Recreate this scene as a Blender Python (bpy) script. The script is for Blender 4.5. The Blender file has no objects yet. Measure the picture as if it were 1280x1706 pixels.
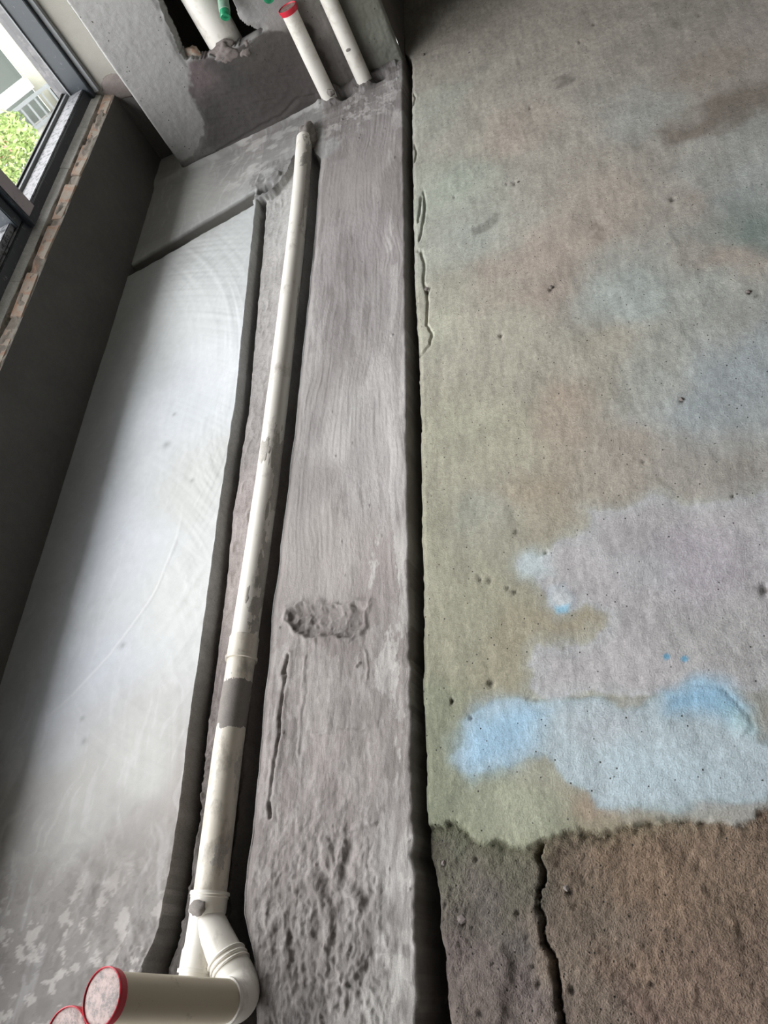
import bpy, bmesh, math, random
import numpy as np
from mathutils import Vector, Matrix

random.seed(7)
SC = bpy.context.scene
COL = SC.collection

# ------------------------------------------------------------------ camera
F_PX = 1225.0
RW = np.array([[9.15438704e-01, 2.27938688e-01, 3.31686501e-01],
               [7.10550461e-04, 8.23236347e-01, -5.67698346e-01],
               [-4.02456799e-01, 5.19928718e-01, 7.53460452e-01]])
CAM = np.array([0.0, 0.0, 1.05])
cd = bpy.data.cameras.new('camera')
cd.sensor_fit = 'VERTICAL'
cd.sensor_height = 36.0
cd.lens = F_PX / 1706.0 * 36.0
cd.clip_start = 0.02
cam = bpy.data.objects.new('camera', cd)
m4 = Matrix.Identity(4)
for i in range(3):
    for j in range(3):
        m4[i][j] = RW[i, j]
    m4[i][3] = CAM[i]
cam.matrix_world = m4
COL.objects.link(cam)
SC.camera = cam

# ------------------------------------------------------------------ world, light, exposure
world = bpy.data.worlds.new('overcast_sky')
SC.world = world
world.use_nodes = True
wn = world.node_tree
bg = wn.nodes['Background']
tc = wn.nodes.new('ShaderNodeTexCoord')
sx = wn.nodes.new('ShaderNodeSeparateXYZ')
wn.links.new(tc.outputs['Generated'], sx.inputs[0])
rampw = wn.nodes.new('ShaderNodeValToRGB')          # plain overcast dome, a little brighter overhead
rampw.color_ramp.elements[0].position = 0.0
rampw.color_ramp.elements[0].color = (0.86, 0.87, 0.89, 1)
rampw.color_ramp.elements[1].position = 1.0
rampw.color_ramp.elements[1].color = (1.0, 1.0, 1.01, 1)
wn.links.new(sx.outputs['Z'], rampw.inputs[0])
wn.links.new(rampw.outputs[0], bg.inputs['Color'])
bg.inputs['Strength'].default_value = 1.0

WX = -1.51                 # plane of the window glass
WY0, WY1, WZ0, WZ1 = -2.3, 2.60, 0.33, 2.45
pl = bpy.data.lights.new('window_portal', 'AREA')
pl.shape = 'RECTANGLE'
pl.size = WY1 - WY0
pl.size_y = WZ1 - WZ0
pl.cycles.is_portal = True
po = bpy.data.objects.new('window_portal', pl)
po.location = (WX - 0.06, (WY0 + WY1) / 2, (WZ0 + WZ1) / 2)
po.rotation_euler = (math.radians(90), 0, math.radians(-90))
COL.objects.link(po)

vs = SC.view_settings
vs.view_transform = 'Standard'
vs.look = 'None'
vs.gamma = 1.0
vs.use_curve_mapping = False
vs.exposure = 3.55
SC.cycles.use_denoising = True
SC.cycles.max_bounces = 8
SC.cycles.diffuse_bounces = 4
SC.cycles.transparent_max_bounces = 16

# ------------------------------------------------------------------ helpers
def at(px, py, ax, v):
    """world point where the sight line of a traced outline point meets the real plane axis=v"""
    d = RW @ np.array([(px - 640.0) / F_PX, -(py - 853.0) / F_PX, -1.0])
    t = (v - CAM[ax]) / d[ax]
    return CAM + t * d

def lin(c):
    c = np.asarray(c, float) / 255.0
    return np.where(c <= 0.04045, c / 12.92, ((c + 0.055) / 1.055) ** 2.4)

def _hash(ix, iy, s):
    n = (ix.astype(np.int64) * 374761393 + iy.astype(np.int64) * 668265263 + s * 1274126177) & 0xffffffff
    n = ((n ^ (n >> 13)) * 1274126177) & 0xffffffff
    n = (n ^ (n >> 16)) & 0xffffffff
    return n / 4294967295.0

def vn(x, y, s=0):
    ix = np.floor(x); iy = np.floor(y)
    fx = x - ix; fy = y - iy
    ux = fx * fx * fx * (fx * (fx * 6 - 15) + 10); uy = fy * fy * fy * (fy * (fy * 6 - 15) + 10)
    a = _hash(ix, iy, s); b = _hash(ix + 1, iy, s); c = _hash(ix, iy + 1, s); d = _hash(ix + 1, iy + 1, s)
    return (a + (b - a) * ux) * (1 - uy) + (c + (d - c) * ux) * uy

def fbm(x, y, s=0, o=4, g=0.5):
    """fractal noise, roughly -1..1"""
    t = 0.0; a = 1.0; n = 0.0
    for k in range(o):
        ca, sa = math.cos(0.6 * k + 0.3), math.sin(0.6 * k + 0.3)
        t = t + a * (vn((x * ca - y * sa) * 2 ** k + 17.3 * k, (x * sa + y * ca) * 2 ** k - 9.1 * k, s + 31 * k) * 2 - 1)
        n += a; a *= g
    return t / n * 1.5

def ridge(x, y, s=0, o=4):
    t = 0.0; a = 1.0; n = 0.0
    for k in range(o):
        t = t + a * (1 - np.abs(vn(x * 2 ** k + 5.7 * k, y * 2 ** k, s + 17 * k) * 2 - 1)) ** 2
        n += a; a *= 0.5
    return t / n

def ss(a, b, x):
    t = np.clip((x - a) / (b - a), 0, 1)
    return t * t * (3 - 2 * t)

def sd_poly(x, y, poly):
    """signed distance to a polygon, negative inside"""
    P = np.asarray(poly, float); n = len(P)
    d = np.full(x.shape, 1e9); inside = np.zeros(x.shape, bool)
    for i in range(n):
        ax, ay = P[i]; bx, by = P[(i + 1) % n]
        ex, ey = bx - ax, by - ay
        t = np.clip(((x - ax) * ex + (y - ay) * ey) / (ex * ex + ey * ey + 1e-12), 0, 1)
        d = np.minimum(d, (x - ax - t * ex) ** 2 + (y - ay - t * ey) ** 2)
        c = ((ay > y) != (by > y)) & (x < (bx - ax) * (y - ay) / (by - ay + 1e-12) + ax)
        inside ^= c
    return np.where(inside, -1, 1) * np.sqrt(d)

def d_line(x, y, pts):
    P = np.asarray(pts, float); d = np.full(x.shape, 1e9)
    for i in range(len(P) - 1):
        ax, ay = P[i]; bx, by = P[i + 1]; ex, ey = bx - ax, by - ay
        t = np.clip(((x - ax) * ex + (y - ay) * ey) / (ex * ex + ey * ey + 1e-12), 0, 1)
        d = np.minimum(d, (x - ax - t * ex) ** 2 + (y - ay - t * ey) ** 2)
    return np.sqrt(d)

def on(pts, ax, v, keep=(0, 1)):
    return [tuple(at(px, py, ax, v)[list(keep)]) for px, py in pts]

def rbf(x, y, samples, power=3.0, eps=0.03):
    """smooth blend of colour samples (x, y, sRGB)"""
    num = np.zeros(x.shape + (3,)); den = np.zeros(x.shape)
    for (sx_, sy_), c in samples:
        w = 1.0 / ((x - sx_) ** 2 + (y - sy_) ** 2 + eps * eps) ** (power / 2)
        num += w[..., None] * lin(c); den += w
    return num / den[..., None]

def mixc(c, col, m):
    return c * (1 - m[..., None]) + lin(col) * m[..., None]

def prop(o, label=None, cat=None, group=None, kind=None):
    if label: o['label'] = label
    if cat: o['category'] = cat
    if group: o['group'] = group
    if kind: o['kind'] = kind
    return o

def empty(name, loc=(0, 0, 0)):
    o = bpy.data.objects.new(name, None)
    o.location = loc; o.empty_display_size = 0.05
    COL.objects.link(o)
    return o

def link(name, me, mat, parent=None):
    o = bpy.data.objects.new(name, me)
    if mat: me.materials.append(mat)
    COL.objects.link(o)
    if parent is not None:
        o.parent = parent
        o.matrix_parent_inverse = Matrix.Translation(-Vector(parent.location)) if parent.type == 'EMPTY' else Matrix.Identity(4)
    return o

def mesh(name, V, Fc, mat, parent=None, smooth=False):
    me = bpy.data.meshes.new(name)
    me.from_pydata([tuple(map(float, v)) for v in V], [], Fc)
    if smooth:
        me.polygons.foreach_set('use_smooth', [True] * len(me.polygons))
    me.update()
    return link(name, me, mat, parent)

def mesh_np(name, V, Q, mat, parent=None, attrs=None, smooth=True):
    """V (n,3), Q (m,4) arrays; attrs: {name: (n,3) or (n,)}"""
    used = np.unique(Q); re = np.full(len(V), -1); re[used] = np.arange(len(used))
    V2 = V[used]; Q2 = re[Q]
    me = bpy.data.meshes.new(name)
    me.vertices.add(len(V2)); me.vertices.foreach_set('co', V2.astype(np.float32).ravel())
    me.loops.add(Q2.size); me.loops.foreach_set('vertex_index', Q2.astype(np.int32).ravel())
    me.polygons.add(len(Q2))
    me.polygons.foreach_set('loop_start', np.arange(0, Q2.size, 4, dtype=np.int32))
    me.update(calc_edges=True)
    me.polygons.foreach_set('use_smooth', np.full(len(Q2), smooth))
    for k, a in (attrs or {}).items():
        a = a[used]
        if a.ndim == 2:
            at_ = me.attributes.new(k, 'FLOAT_COLOR', 'POINT')
            at_.data.foreach_set('color', np.c_[a, np.ones(len(a))].astype(np.float32).ravel())
        else:
            at_ = me.attributes.new(k, 'FLOAT', 'POINT')
            at_.data.foreach_set('value', a.astype(np.float32))
    me.update()
    return link(name, me, mat, parent)

def quads(ny, nx):
    i = np.arange(ny - 1)[:, None] * nx + np.arange(nx - 1)[None, :]
    return np.stack([i, i + 1, i + nx + 1, i + nx], -1)

def box_vf(x0, x1, y0, y1, z0, z1):
    V = [(x0, y0, z0), (x1, y0, z0), (x1, y1, z0), (x0, y1, z0), (x0, y0, z1), (x1, y0, z1), (x1, y1, z1), (x0, y1, z1)]
    return V, [(3, 2, 1, 0), (4, 5, 6, 7), (0, 1, 5, 4), (1, 2, 6, 5), (2, 3, 7, 6), (3, 0, 4, 7)]

def box(name, x0, x1, y0, y1, z0, z1, mat, parent=None, bevel=0.0):
    V, Fc = box_vf(x0, x1, y0, y1, z0, z1)
    if not bevel:
        return mesh(name, V, Fc, mat, parent)
    bm = bmesh.new()
    vs_ = [bm.verts.new(v) for v in V]
    for f in Fc: bm.faces.new([vs_[i] for i in f])
    bmesh.ops.bevel(bm, geom=bm.edges[:], offset=bevel, segments=2, affect='EDGES')
    me = bpy.data.meshes.new(name); bm.to_mesh(me); bm.free()
    return link(name, me, mat, parent)

def boxes(name, L, mat, parent=None):
    V = []; Fc = []
    for b in L:
        v, f = box_vf(*b); n = len(V); V += v; Fc += [tuple(i + n for i in q) for q in f]
    return mesh(name, V, Fc, mat, parent)

def tube_vf(pts, rad, seg=32, cap0=True, cap1=True, wob=0.0):
    pts = [Vector(p) for p in pts]
    if not hasattr(rad, '__len__'): rad = [rad] * len(pts)
    V = []; Fc = []
    t0 = (pts[1] - pts[0]).normalized()
    up = Vector((0, 0, 1)) if abs(t0.z) < 0.9 else Vector((0, 1, 0))
    nrm = (up - t0 * up.dot(t0)).normalized()
    prev = t0
    for i, p in enumerate(pts):
        a = pts[max(i - 1, 0)]; b = pts[min(i + 1, len(pts) - 1)]
        t = (b - a)
        t = t.normalized() if t.length > 1e-9 else prev
        q = prev.rotation_difference(t); nrm = q @ nrm; nrm = (nrm - t * nrm.dot(t)).normalized(); prev = t
        bi = t.cross(nrm)
        for k in range(seg):
            an = 2 * math.pi * k / seg
            r = rad[i] * (1 + wob * random.uniform(-1, 1))
            V.append(p + (nrm * math.cos(an) + bi * math.sin(an)) * r)
    for i in range(len(pts) - 1):
        for k in range(seg):
            k2 = (k + 1) % seg
            Fc.append((i * seg + k, i * seg + k2, (i + 1) * seg + k2, (i + 1) * seg + k))
    if cap0: Fc.append(tuple(range(seg - 1, -1, -1)))
    if cap1: Fc.append(tuple(range((len(pts) - 1) * seg, len(pts) * seg)))
    return V, Fc

def lathe_vf(o, d, prof, seg=40):
    o = Vector(o); d = Vector(d).normalized()
    up = Vector((0, 0, 1)) if abs(d.z) < 0.8 else Vector((0, 1, 0))
    n1 = (up - d * up.dot(d)).normalized(); n2 = d.cross(n1)
    V = []; Fc = []
    for a, r in prof:
        for k in range(seg):
            an = 2 * math.pi * k / seg
            V.append(o + d * a + (n1 * math.cos(an) + n2 * math.sin(an)) * r)
    for i in range(len(prof) - 1):
        for k in range(seg):
            k2 = (k + 1) % seg
            Fc.append((i * seg + k, i * seg + k2, (i + 1) * seg + k2, (i + 1) * seg + k))
    return V, Fc

def lathe(name, o, d, prof, mat, parent=None, seg=40):
    return smooth_by_angle(mesh(name, *lathe_vf(o, d, prof, seg), mat, parent))

def smooth_by_angle(o, ang=40):
    me = o.data
    me.polygons.foreach_set('use_smooth', [True] * len(me.polygons))
    bm = bmesh.new(); bm.from_mesh(me)
    lim = math.radians(ang)
    for e in bm.edges:
        if len(e.link_faces) == 2 and e.calc_face_angle(0) > lim: e.smooth = False
    bm.to_mesh(me); bm.free()
    return o

def tube(name, pts, rad, mat, parent=None, seg=32, cap0=True, cap1=True):
    V, Fc = tube_vf(pts, rad, seg, cap0, cap1)
    return smooth_by_angle(mesh(name, V, Fc, mat, parent))

def joined(name, parts, mat, parent=None, smooth=40):
    V = []; Fc = []
    for v, f in parts:
        n = len(V); V += list(v); Fc += [tuple(i + n for i in q) for q in f]
    o = mesh(name, V, Fc, mat, parent)
    return smooth_by_angle(o, smooth) if smooth else o

# ------------------------------------------------------------------ materials
def new_mat(name):
    m = bpy.data.materials.new(name); m.use_nodes = True
    nt = m.node_tree
    return m, nt, nt.nodes['Principled BSDF']

def N(nt, t, **kw):
    n = nt.nodes.new(t)
    for k, v in kw.items():
        if k.startswith('i_'): n.inputs[k[2:]].default_value = v
        else: setattr(n, k, v)
    return n

def cement(name, color=None, rough=0.85, spec=0.3, grain=420.0, grain_bump=0.25, mid=60.0, mid_bump=0.25, mottle=0.12,
           stretch=(1, 1, 1), pits=0.0, rough_attr=False, wet_attr=False, dist=0.0015):
    m, nt, p = new_mat(name); L = nt.links
    co = N(nt, 'ShaderNodeTexCoord')
    mp = N(nt, 'ShaderNodeMapping'); mp.inputs['Scale'].default_value = stretch
    L.new(co.outputs['Object'], mp.inputs[0])
    n1 = N(nt, 'ShaderNodeTexNoise', i_Scale=grain, i_Detail=3.0, i_Roughness=0.6); L.new(co.outputs['Object'], n1.inputs[0])
    n2 = N(nt, 'ShaderNodeTexNoise', i_Scale=mid, i_Detail=6.0, i_Roughness=0.65); L.new(mp.outputs[0], n2.inputs[0])
    n3 = N(nt, 'ShaderNodeTexNoise', i_Scale=9.0, i_Detail=5.0, i_Roughness=0.6); L.new(mp.outputs[0], n3.inputs[0])
    if color is None:
        ca = N(nt, 'ShaderNodeAttribute', attribute_name='stain'); csrc = ca.outputs['Color']
    else:
        rgb = N(nt, 'ShaderNodeRGB'); rgb.outputs[0].default_value = (*lin(color), 1); csrc = rgb.outputs[0]
    def scale_col(src, fac, amt):
        mr = N(nt, 'ShaderNodeMapRange'); mr.inputs[1].default_value = 0.25; mr.inputs[2].default_value = 0.75
        mr.inputs[3].default_value = 1 - amt; mr.inputs[4].default_value = 1 + amt
        L.new(fac, mr.inputs[0])
        mx = N(nt, 'ShaderNodeVectorMath', operation='SCALE')
        L.new(src, mx.inputs[0]); L.new(mr.outputs[0], mx.inputs['Scale'])
        return mx.outputs[0]
    c = scale_col(csrc, n3.outputs[0], mottle)
    c = scale_col(c, n2.outputs[0], mottle)
    c = scale_col(c, n1.outputs[0], mottle * 1.2)
    if pits:
        vo = N(nt, 'ShaderNodeTexVoronoi', i_Scale=pits); L.new(co.outputs['Object'], vo.inputs[0])
        th = N(nt, 'ShaderNodeMapRange'); th.inputs[1].default_value = 0.06; th.inputs[2].default_value = 0.13
        L.new(vo.outputs['Distance'], th.inputs[0])
        gate = N(nt, 'ShaderNodeMath', operation='GREATER_THAN'); gate.inputs[1].default_value = 0.55
        L.new(vo.outputs['Color'], gate.inputs[0])
        inv = N(nt, 'ShaderNodeMath', operation='SUBTRACT'); inv.inputs[0].default_value = 1.0; L.new(th.outputs[0], inv.inputs[1])
        pit = N(nt, 'ShaderNodeMath', operation='MULTIPLY'); L.new(inv.outputs[0], pit.inputs[0]); L.new(gate.outputs[0], pit.inputs[1])
        mx = N(nt, 'ShaderNodeMix', data_type='RGBA'); L.new(pit.outputs[0], mx.inputs[0]); L.new(c, mx.inputs[6])
        mx.inputs[7].default_value = (0.05, 0.045, 0.04, 1)
        c = mx.outputs[2]
    L.new(c, p.inputs['Base Color'])
    h1 = N(nt, 'ShaderNodeMath', operation='MULTIPLY'); h1.inputs[1].default_value = grain_bump; L.new(n1.outputs[0], h1.inputs[0])
    h2 = N(nt, 'ShaderNodeMath', operation='MULTIPLY_ADD'); h2.inputs[1].default_value = mid_bump; L.new(n2.outputs[0], h2.inputs[0]); L.new(h1.outputs[0], h2.inputs[2])
    hh = h2.outputs[0]
    if pits:
        h3 = N(nt, 'ShaderNodeMath', operation='MULTIPLY_ADD'); h3.inputs[1].default_value = -0.6
        L.new(pit.outputs[0], h3.inputs[0]); L.new(hh, h3.inputs[2]); hh = h3.outputs[0]
    b = N(nt, 'ShaderNodeBump', i_Strength=1.0, i_Distance=dist); L.new(hh, b.inputs['Height'])
    if rough_attr:
        ra = N(nt, 'ShaderNodeAttribute', attribute_name='coarse')
        ad = N(nt, 'ShaderNodeMath', operation='MULTIPLY_ADD'); ad.inputs[1].default_value = 6.0 * dist; ad.inputs[2].default_value = dist
        L.new(ra.outputs['Fac'], ad.inputs[0]); L.new(ad.outputs[0], b.inputs['Distance'])
    L.new(b.outputs[0], p.inputs['Normal'])
    p.inputs['Specular IOR Level'].default_value = spec
    if wet_attr:
        wa = N(nt, 'ShaderNodeAttribute', attribute_name='sleek')
        mr = N(nt, 'ShaderNodeMapRange'); mr.inputs[3].default_value = rough; mr.inputs[4].default_value = 0.38
        L.new(wa.outputs['Fac'], mr.inputs[0]); L.new(mr.outputs[0], p.inputs['Roughness'])
    else:
        p.inputs['Roughness'].default_value = rough
    return m

def plain(name, color, rough=0.5, spec=0.5, dirt=None, dirt_scale=14.0, dirt_lo=0.52, dirt_hi=0.68, bump=0.0, metal=0.0, stretch=(1, 1, 1), dirt_max=1.0):
    m, nt, p = new_mat(name); L = nt.links
    p.inputs['Roughness'].default_value = rough; p.inputs['Specular IOR Level'].default_value = spec
    p.inputs['Metallic'].default_value = metal
    co = N(nt, 'ShaderNodeTexCoord')
    mp = N(nt, 'ShaderNodeMapping'); mp.inputs['Scale'].default_value = stretch; L.new(co.outputs['Object'], mp.inputs[0])
    n = N(nt, 'ShaderNodeTexNoise', i_Scale=dirt_scale, i_Detail=8.0, i_Roughness=0.68); L.new(mp.outputs[0], n.inputs[0])
    mr = N(nt, 'ShaderNodeMapRange'); mr.inputs[1].default_value = dirt_lo; mr.inputs[2].default_value = dirt_hi; mr.inputs[4].default_value = dirt_max
    L.new(n.outputs[0], mr.inputs[0])
    mx = N(nt, 'ShaderNodeMix', data_type='RGBA'); L.new(mr.outputs[0], mx.inputs[0])
    mx.inputs[6].default_value = (*lin(color), 1)
    mx.inputs[7].default_value = (*lin(dirt if dirt else [min(255, c * 0.9) for c in color]), 1)
    L.new(mx.outputs[2], p.inputs['Base Color'])
    if bump:
        b = N(nt, 'ShaderNodeBump', i_Strength=1.0, i_Distance=bump); L.new(n.outputs[0], b.inputs['Height']); L.new(b.outputs[0], p.inputs['Normal'])
    return m

M = {}
M['floor'] = cement('screed_floor', rough=0.9, grain=420, grain_bump=0.65, mid=130, mid_bump=0.6, mottle=0.15, pits=85, rough_attr=True)
M['slab'] = cement('smooth_cement', rough=0.6, spec=0.4, grain=700, grain_bump=0.05, mid=45, mid_bump=0.12, mottle=0.05, wet_attr=True)
M['ledge'] = cement('mortar_render', rough=0.7, spec=0.4, grain=520, grain_bump=0.15, mid=90, mid_bump=0.6, mottle=0.12, stretch=(1.6, 0.5, 1), wet_attr=True, dist=0.0024)
M['bed'] = cement('rough_mortar', rough=0.8, spec=0.35, grain=420, grain_bump=0.3, mid=80, mid_bump=0.8, mottle=0.16, dist=0.003)
M['wall'] = cement('pillar_render', rough=0.9, grain=420, grain_bump=0.35, mid=70, mid_bump=0.6, mottle=0.10, pits=60)
M['lowwall'] = cement('dark_cement_wall', (92, 90, 87), rough=0.8, grain=420, mottle=0.10)
M['cream'] = cement('cream_putty', (146, 144, 136), rough=0.85, grain=300, grain_bump=0.1, mid=25, mottle=0.06)
M['room'] = cement('bare_cement', (112, 108, 103), rough=0.9)
M['ceil'] = cement('ceiling_cement', (120, 118, 115), rough=0.9)
M['brick'] = plain('orange_brick', (184, 148, 126), rough=0.95, dirt=(182, 174, 162), dirt_scale=34, dirt_lo=0.40, dirt_hi=0.56, bump=0.003)
M['gmortar'] = cement('ledge_mortar', (150, 140, 130), rough=0.95, grain=300, grain_bump=0.6, mid=60, mid_bump=0.9, mottle=0.25)
M['stone'] = cement('grey_strip', (214, 214, 210), rough=0.6, grain=300, grain_bump=0.05, mottle=0.16)
M['lump'] = cement('mortar_lump', (120, 112, 108), rough=0.85, mottle=0.12)
M['frame'] = plain('anthracite_frame', (46, 52, 58), rough=0.42, dirt=(120, 122, 124), dirt_scale=60, dirt_lo=0.60, dirt_hi=0.74)
M['frametop'] = plain('dusty_frame', (40, 42, 46), rough=0.6, dirt=(122, 123, 126), dirt_scale=70, dirt_lo=0.40, dirt_hi=0.50)
M['pinkdust'] = plain('dusty_mullion', (168, 160, 162), rough=0.6, dirt=(60, 58, 60), dirt_scale=40, dirt_lo=0.58, dirt_hi=0.7)
M['jambgrey'] = plain('grey_track', (92, 92, 94), rough=0.5, dirt=(130, 126, 126), dirt_scale=30)
M['seal'] = plain('black_rubber', (14, 15, 16), rough=0.6)
M['foam'] = plain('grey_sealant', (135, 138, 140), rough=0.8)
M['pvc'] = plain('white_pvc', (232, 228, 219), rough=0.42, dirt=(150, 142, 130), dirt_scale=22, dirt_lo=0.55, dirt_hi=0.72, stretch=(1, 0.5, 1), dirt_max=0.75)
M['pvcn'] = plain('dirty_white_pvc', (216, 209, 196), rough=0.42, dirt=(128, 120, 110), dirt_scale=42, dirt_lo=0.50, dirt_hi=0.66, stretch=(1, 0.5, 1), dirt_max=0.6)
M['pvc2'] = plain('cream_pvc', (198, 188, 166), rough=0.4, dirt=(110, 98, 76), dirt_scale=26, dirt_lo=0.62, dirt_hi=0.74, dirt_max=0.8)
M['pvcw'] = plain('clean_pvc', (230, 227, 219), rough=0.38, dirt=(196, 190, 176), dirt_scale=18, dirt_lo=0.5, dirt_hi=0.7)
M['smear2'] = cement('thin_cement_smear', (184, 179, 171), rough=0.7, grain=420, mottle=0.14)
M['smear'] = cement('cement_smear', (134, 128, 123), rough=0.75, grain=420, mottle=0.10)
M['red'] = plain('red_plastic', (196, 40, 58), rough=0.4, dirt=(220, 120, 125), dirt_scale=40, dirt_lo=0.6, dirt_hi=0.75)
M['film'] = plain('dusty_plug_face', (160, 138, 132), rough=0.3, dirt=(100, 90, 86), dirt_scale=110, dirt_lo=0.42, dirt_hi=0.62, bump=0.002)
M['green'] = plain('green_plastic', (30, 140, 96), rough=0.35, dirt=(20, 100, 70), dirt_scale=60)
M['greendust'] = plain('dusty_green_pipe', (128, 158, 140), rough=0.6, dirt=(90, 130, 110), dirt_scale=50)
gm, gnt, gp = new_mat('window_glass')
gnt.nodes.remove(gp)
tr = N(gnt, 'ShaderNodeBsdfTransparent'); tr.inputs[0].default_value = (0.95, 0.95, 0.95, 1)
gl = N(gnt, 'ShaderNodeBsdfGlossy'); gl.inputs['Roughness'].default_value = 0.02
mxs = N(gnt, 'ShaderNodeMixShader'); mxs.inputs[0].default_value = 0.06
gnt.links.new(tr.outputs[0], mxs.inputs[1]); gnt.links.new(gl.outputs[0], mxs.inputs[2])
gnt.links.new(mxs.outputs[0], gnt.nodes['Material Output'].inputs['Surface'])
M['glass'] = gm

# ================================================================== RAISED BASE (slab, pipe channel, ledge)
FLZ = -0.012
def axis(*segs):
    out = []
    for a, b, h in segs:
        out.append(np.linspace(a, b, max(2, int(round(abs(b - a) / h)) + 1))[:-1])
    return np.concatenate(out + [np.array([segs[-1][1]])])

XL_pts = [(-2.4, -0.865), (0.0, -0.872), (0.065, -0.864), (0.104, -0.845), (0.196, -0.836), (0.288, -0.836), (0.464, -0.842),
          (0.685, -0.846), (0.92, -0.852), (1.258, -0.853), (1.735, -0.878), (2.05, -0.896), (2.7, -0.90)]
XR_pts = [(-2.4, -0.66), (0.0, -0.655), (0.07, -0.668), (0.13, -0.690), (0.156, -0.693), (0.372, -0.690), (0.652, -0.692), (0.933, -0.683), (1.699, -0.674), (2.15, -0.677), (2.7, -0.68)]
XS_pts = [(-2.4, -0.418), (0.134, -0.415), (0.64, -0.413), (0.925, -0.411), (1.482, -0.406), (2.497, -0.397), (2.7, -0.396)]
YE_pts = [(-0.93, 2.083), (-0.88, 2.088), (-0.84, 2.10), (-0.80, 2.15), (-0.775, 2.25), (-0.71, 2.25), (-0.69, 2.19), (-0.66, 2.15)]
def interp(p, t, sm=True):
    a = np.array(p)
    return np.interp(t, a[:, 0], a[:, 1])

slotA = lambda x: 1.948 + (x + 1.40) * (2.06 - 1.948) / 0.504
slotB = lambda x: 2.000 + (x + 1.414) * (2.136 - 2.000) / 0.509
# the grid is bent so that its lines follow the channel, the groove and the ledge edge
bx = axis((-1.42, -0.92, 0.004), (-0.92, -0.856, 0.002), (-0.856, -0.683, 0.002), (-0.683, -0.410, 0.002), (-0.410, -0.386, 0.002))
by = axis((-2.4, -0.12, 0.06), (-0.12, 0.62, 0.0022), (0.62, 1.5, 0.0032), (1.5, 2.00, 0.0036), (2.00, 2.06, 0.0030), (2.06, 2.66, 0.0036))
X0, Y0 = np.meshgrid(bx, by)
XL = interp(XL_pts, Y0) + 0.0012 * fbm(Y0 * 30, Y0 * 0, 11, 3)
XR = interp(XR_pts, Y0) + 0.0022 * fbm(Y0 * 16, Y0 * 0 + 3, 12, 3)
XS = interp(XS_pts, Y0) + 0.0012 * fbm(Y0 * 45, Y0 * 0 + 7, 13, 3) * (1 + 1.5 * (Y0 < 0.5))
def pw(t, a, b, A_, B_): return A_ + (t - a) / (b - a) * (B_ - A_)
X = np.where(X0 <= -0.856, pw(X0, -1.42, -0.856, -1.42, XL), np.where(X0 <= -0.683, pw(X0, -0.856, -0.683, XL, XR),
    np.where(X0 <= -0.410, pw(X0, -0.683, -0.410, XR, XS), XS + (X0 + 0.410))))
SA = slotA(X) + 0.0025 * fbm(X * 40, X * 0, 76, 3); SB = slotB(X) + 0.001 * fbm(X * 30, X * 0, 77, 3)
Y = np.where(Y0 <= 1.6, Y0, np.where(Y0 <= 2.00, pw(Y0, 1.6, 2.00, 1.6, SA), np.where(Y0 <= 2.06, pw(Y0, 2.00, 2.06, SA, SB), np.where(Y0 <= 2.40, pw(Y0, 2.06, 2.40, SB, 2.40), Y0))))
YE = interp(YE_pts, X) + 0.008 * fbm(X * 60, Y * 60, 14, 3)
near = ss(0.30, 0.02, Y)                                       # disturbed mortar at the near end

is_slab = X < XL
# --- slab relief: long arcs of the trowel, patchy near end
sl = np.zeros_like(X)
for cx, cy, s in ((-1.75, 0.25, 3), (-0.55, 1.2, 9), (-1.9, 1.3, 15)):
    r = np.hypot(X - cx, Y - cy); th = np.arctan2(Y - cy, X - cx)
    sl += 0.00035 * fbm(r * 70, th * 2.0, s, 3)
sl += 0.0016 * fbm(X * 5, Y * 3, 21, 3)
arc1 = np.abs(np.hypot(X + 1.45, Y - 0.93) - 0.50 - 0.01 * fbm(X * 6, Y * 6, 4, 2))
arcm = np.exp(-(arc1 / 0.0035) ** 2) * ss(0.45, 0.6, Y) * ss(1.0, 0.8, Y) * (X > -1.2)
sl += 0.0011 * arcm
patch = ss(0.05, 0.35, fbm(X * 22, Y * 22, 33, 4)) * ss(0.34, 0.16, Y)
sl -= 0.0009 * patch
sl += 0.0012 * fbm(X * 60, Y * 60, 34, 3) * ss(0.36, 0.1, Y)
brk = ss(0.16, 0.0, XL - X + 0.03 * fbm(X * 25, Y * 25, 37)) * ss(0.16, 0.04, Y)                # broken slab edge at the near end
sl += brk * (0.014 * (ridge(X * 30 + fbm(X * 20, Y * 20, 39), Y * 24, 35, 4) - 0.55) - 0.004)
# --- ledge relief
u = (X - XR) / (XS - XR)
Xs = X + 0.02 * fbm(X * 5, Y * 3, 40, 3)
st = 0.0003 * fbm(Xs * 75, Y * 6, 41, 4) + 0.0014 * fbm(X * 16, Y * 6, 42, 3)
st += 0.00042 * fbm(Xs * 240, Y * 7, 43, 2) * ss(0.6, 0.8, Y) * (0.3 + vn(X * 14, Y * 6, 47))
lumpm = ss(0.42, 0.05, Y) * ss(-0.02, 0.12, u) * ss(0.92, 0.72, u)
st += lumpm * (0.0042 * (ridge(X * 26 + fbm(X * 14, Y * 14, 8), Y * 17 + fbm(X * 14, Y * 14, 9), 44, 4) - 0.35) + 0.0042 * (ridge(X * 70 + fbm(X * 40, Y * 40, 10), Y * 52, 49, 4) - 0.4) + 0.0012 * fbm(X * 150, Y * 120, 45, 2))
st += 0.0012 * ss(0.75, 0.4, Y) * fbm(X * 45, Y * 14, 46, 4) + 0.0007 * ss(0.9, 0.5, Y) * (ridge(X * 90, Y * 30, 48, 3) - 0.4)
cr = on([(480, 1012), (500, 1004), (560, 1012), (612, 1010), (606, 1040), (592, 1062), (560, 1058), (520, 1064), (490, 1052), (478, 1030)], 2, 0.0)
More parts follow.
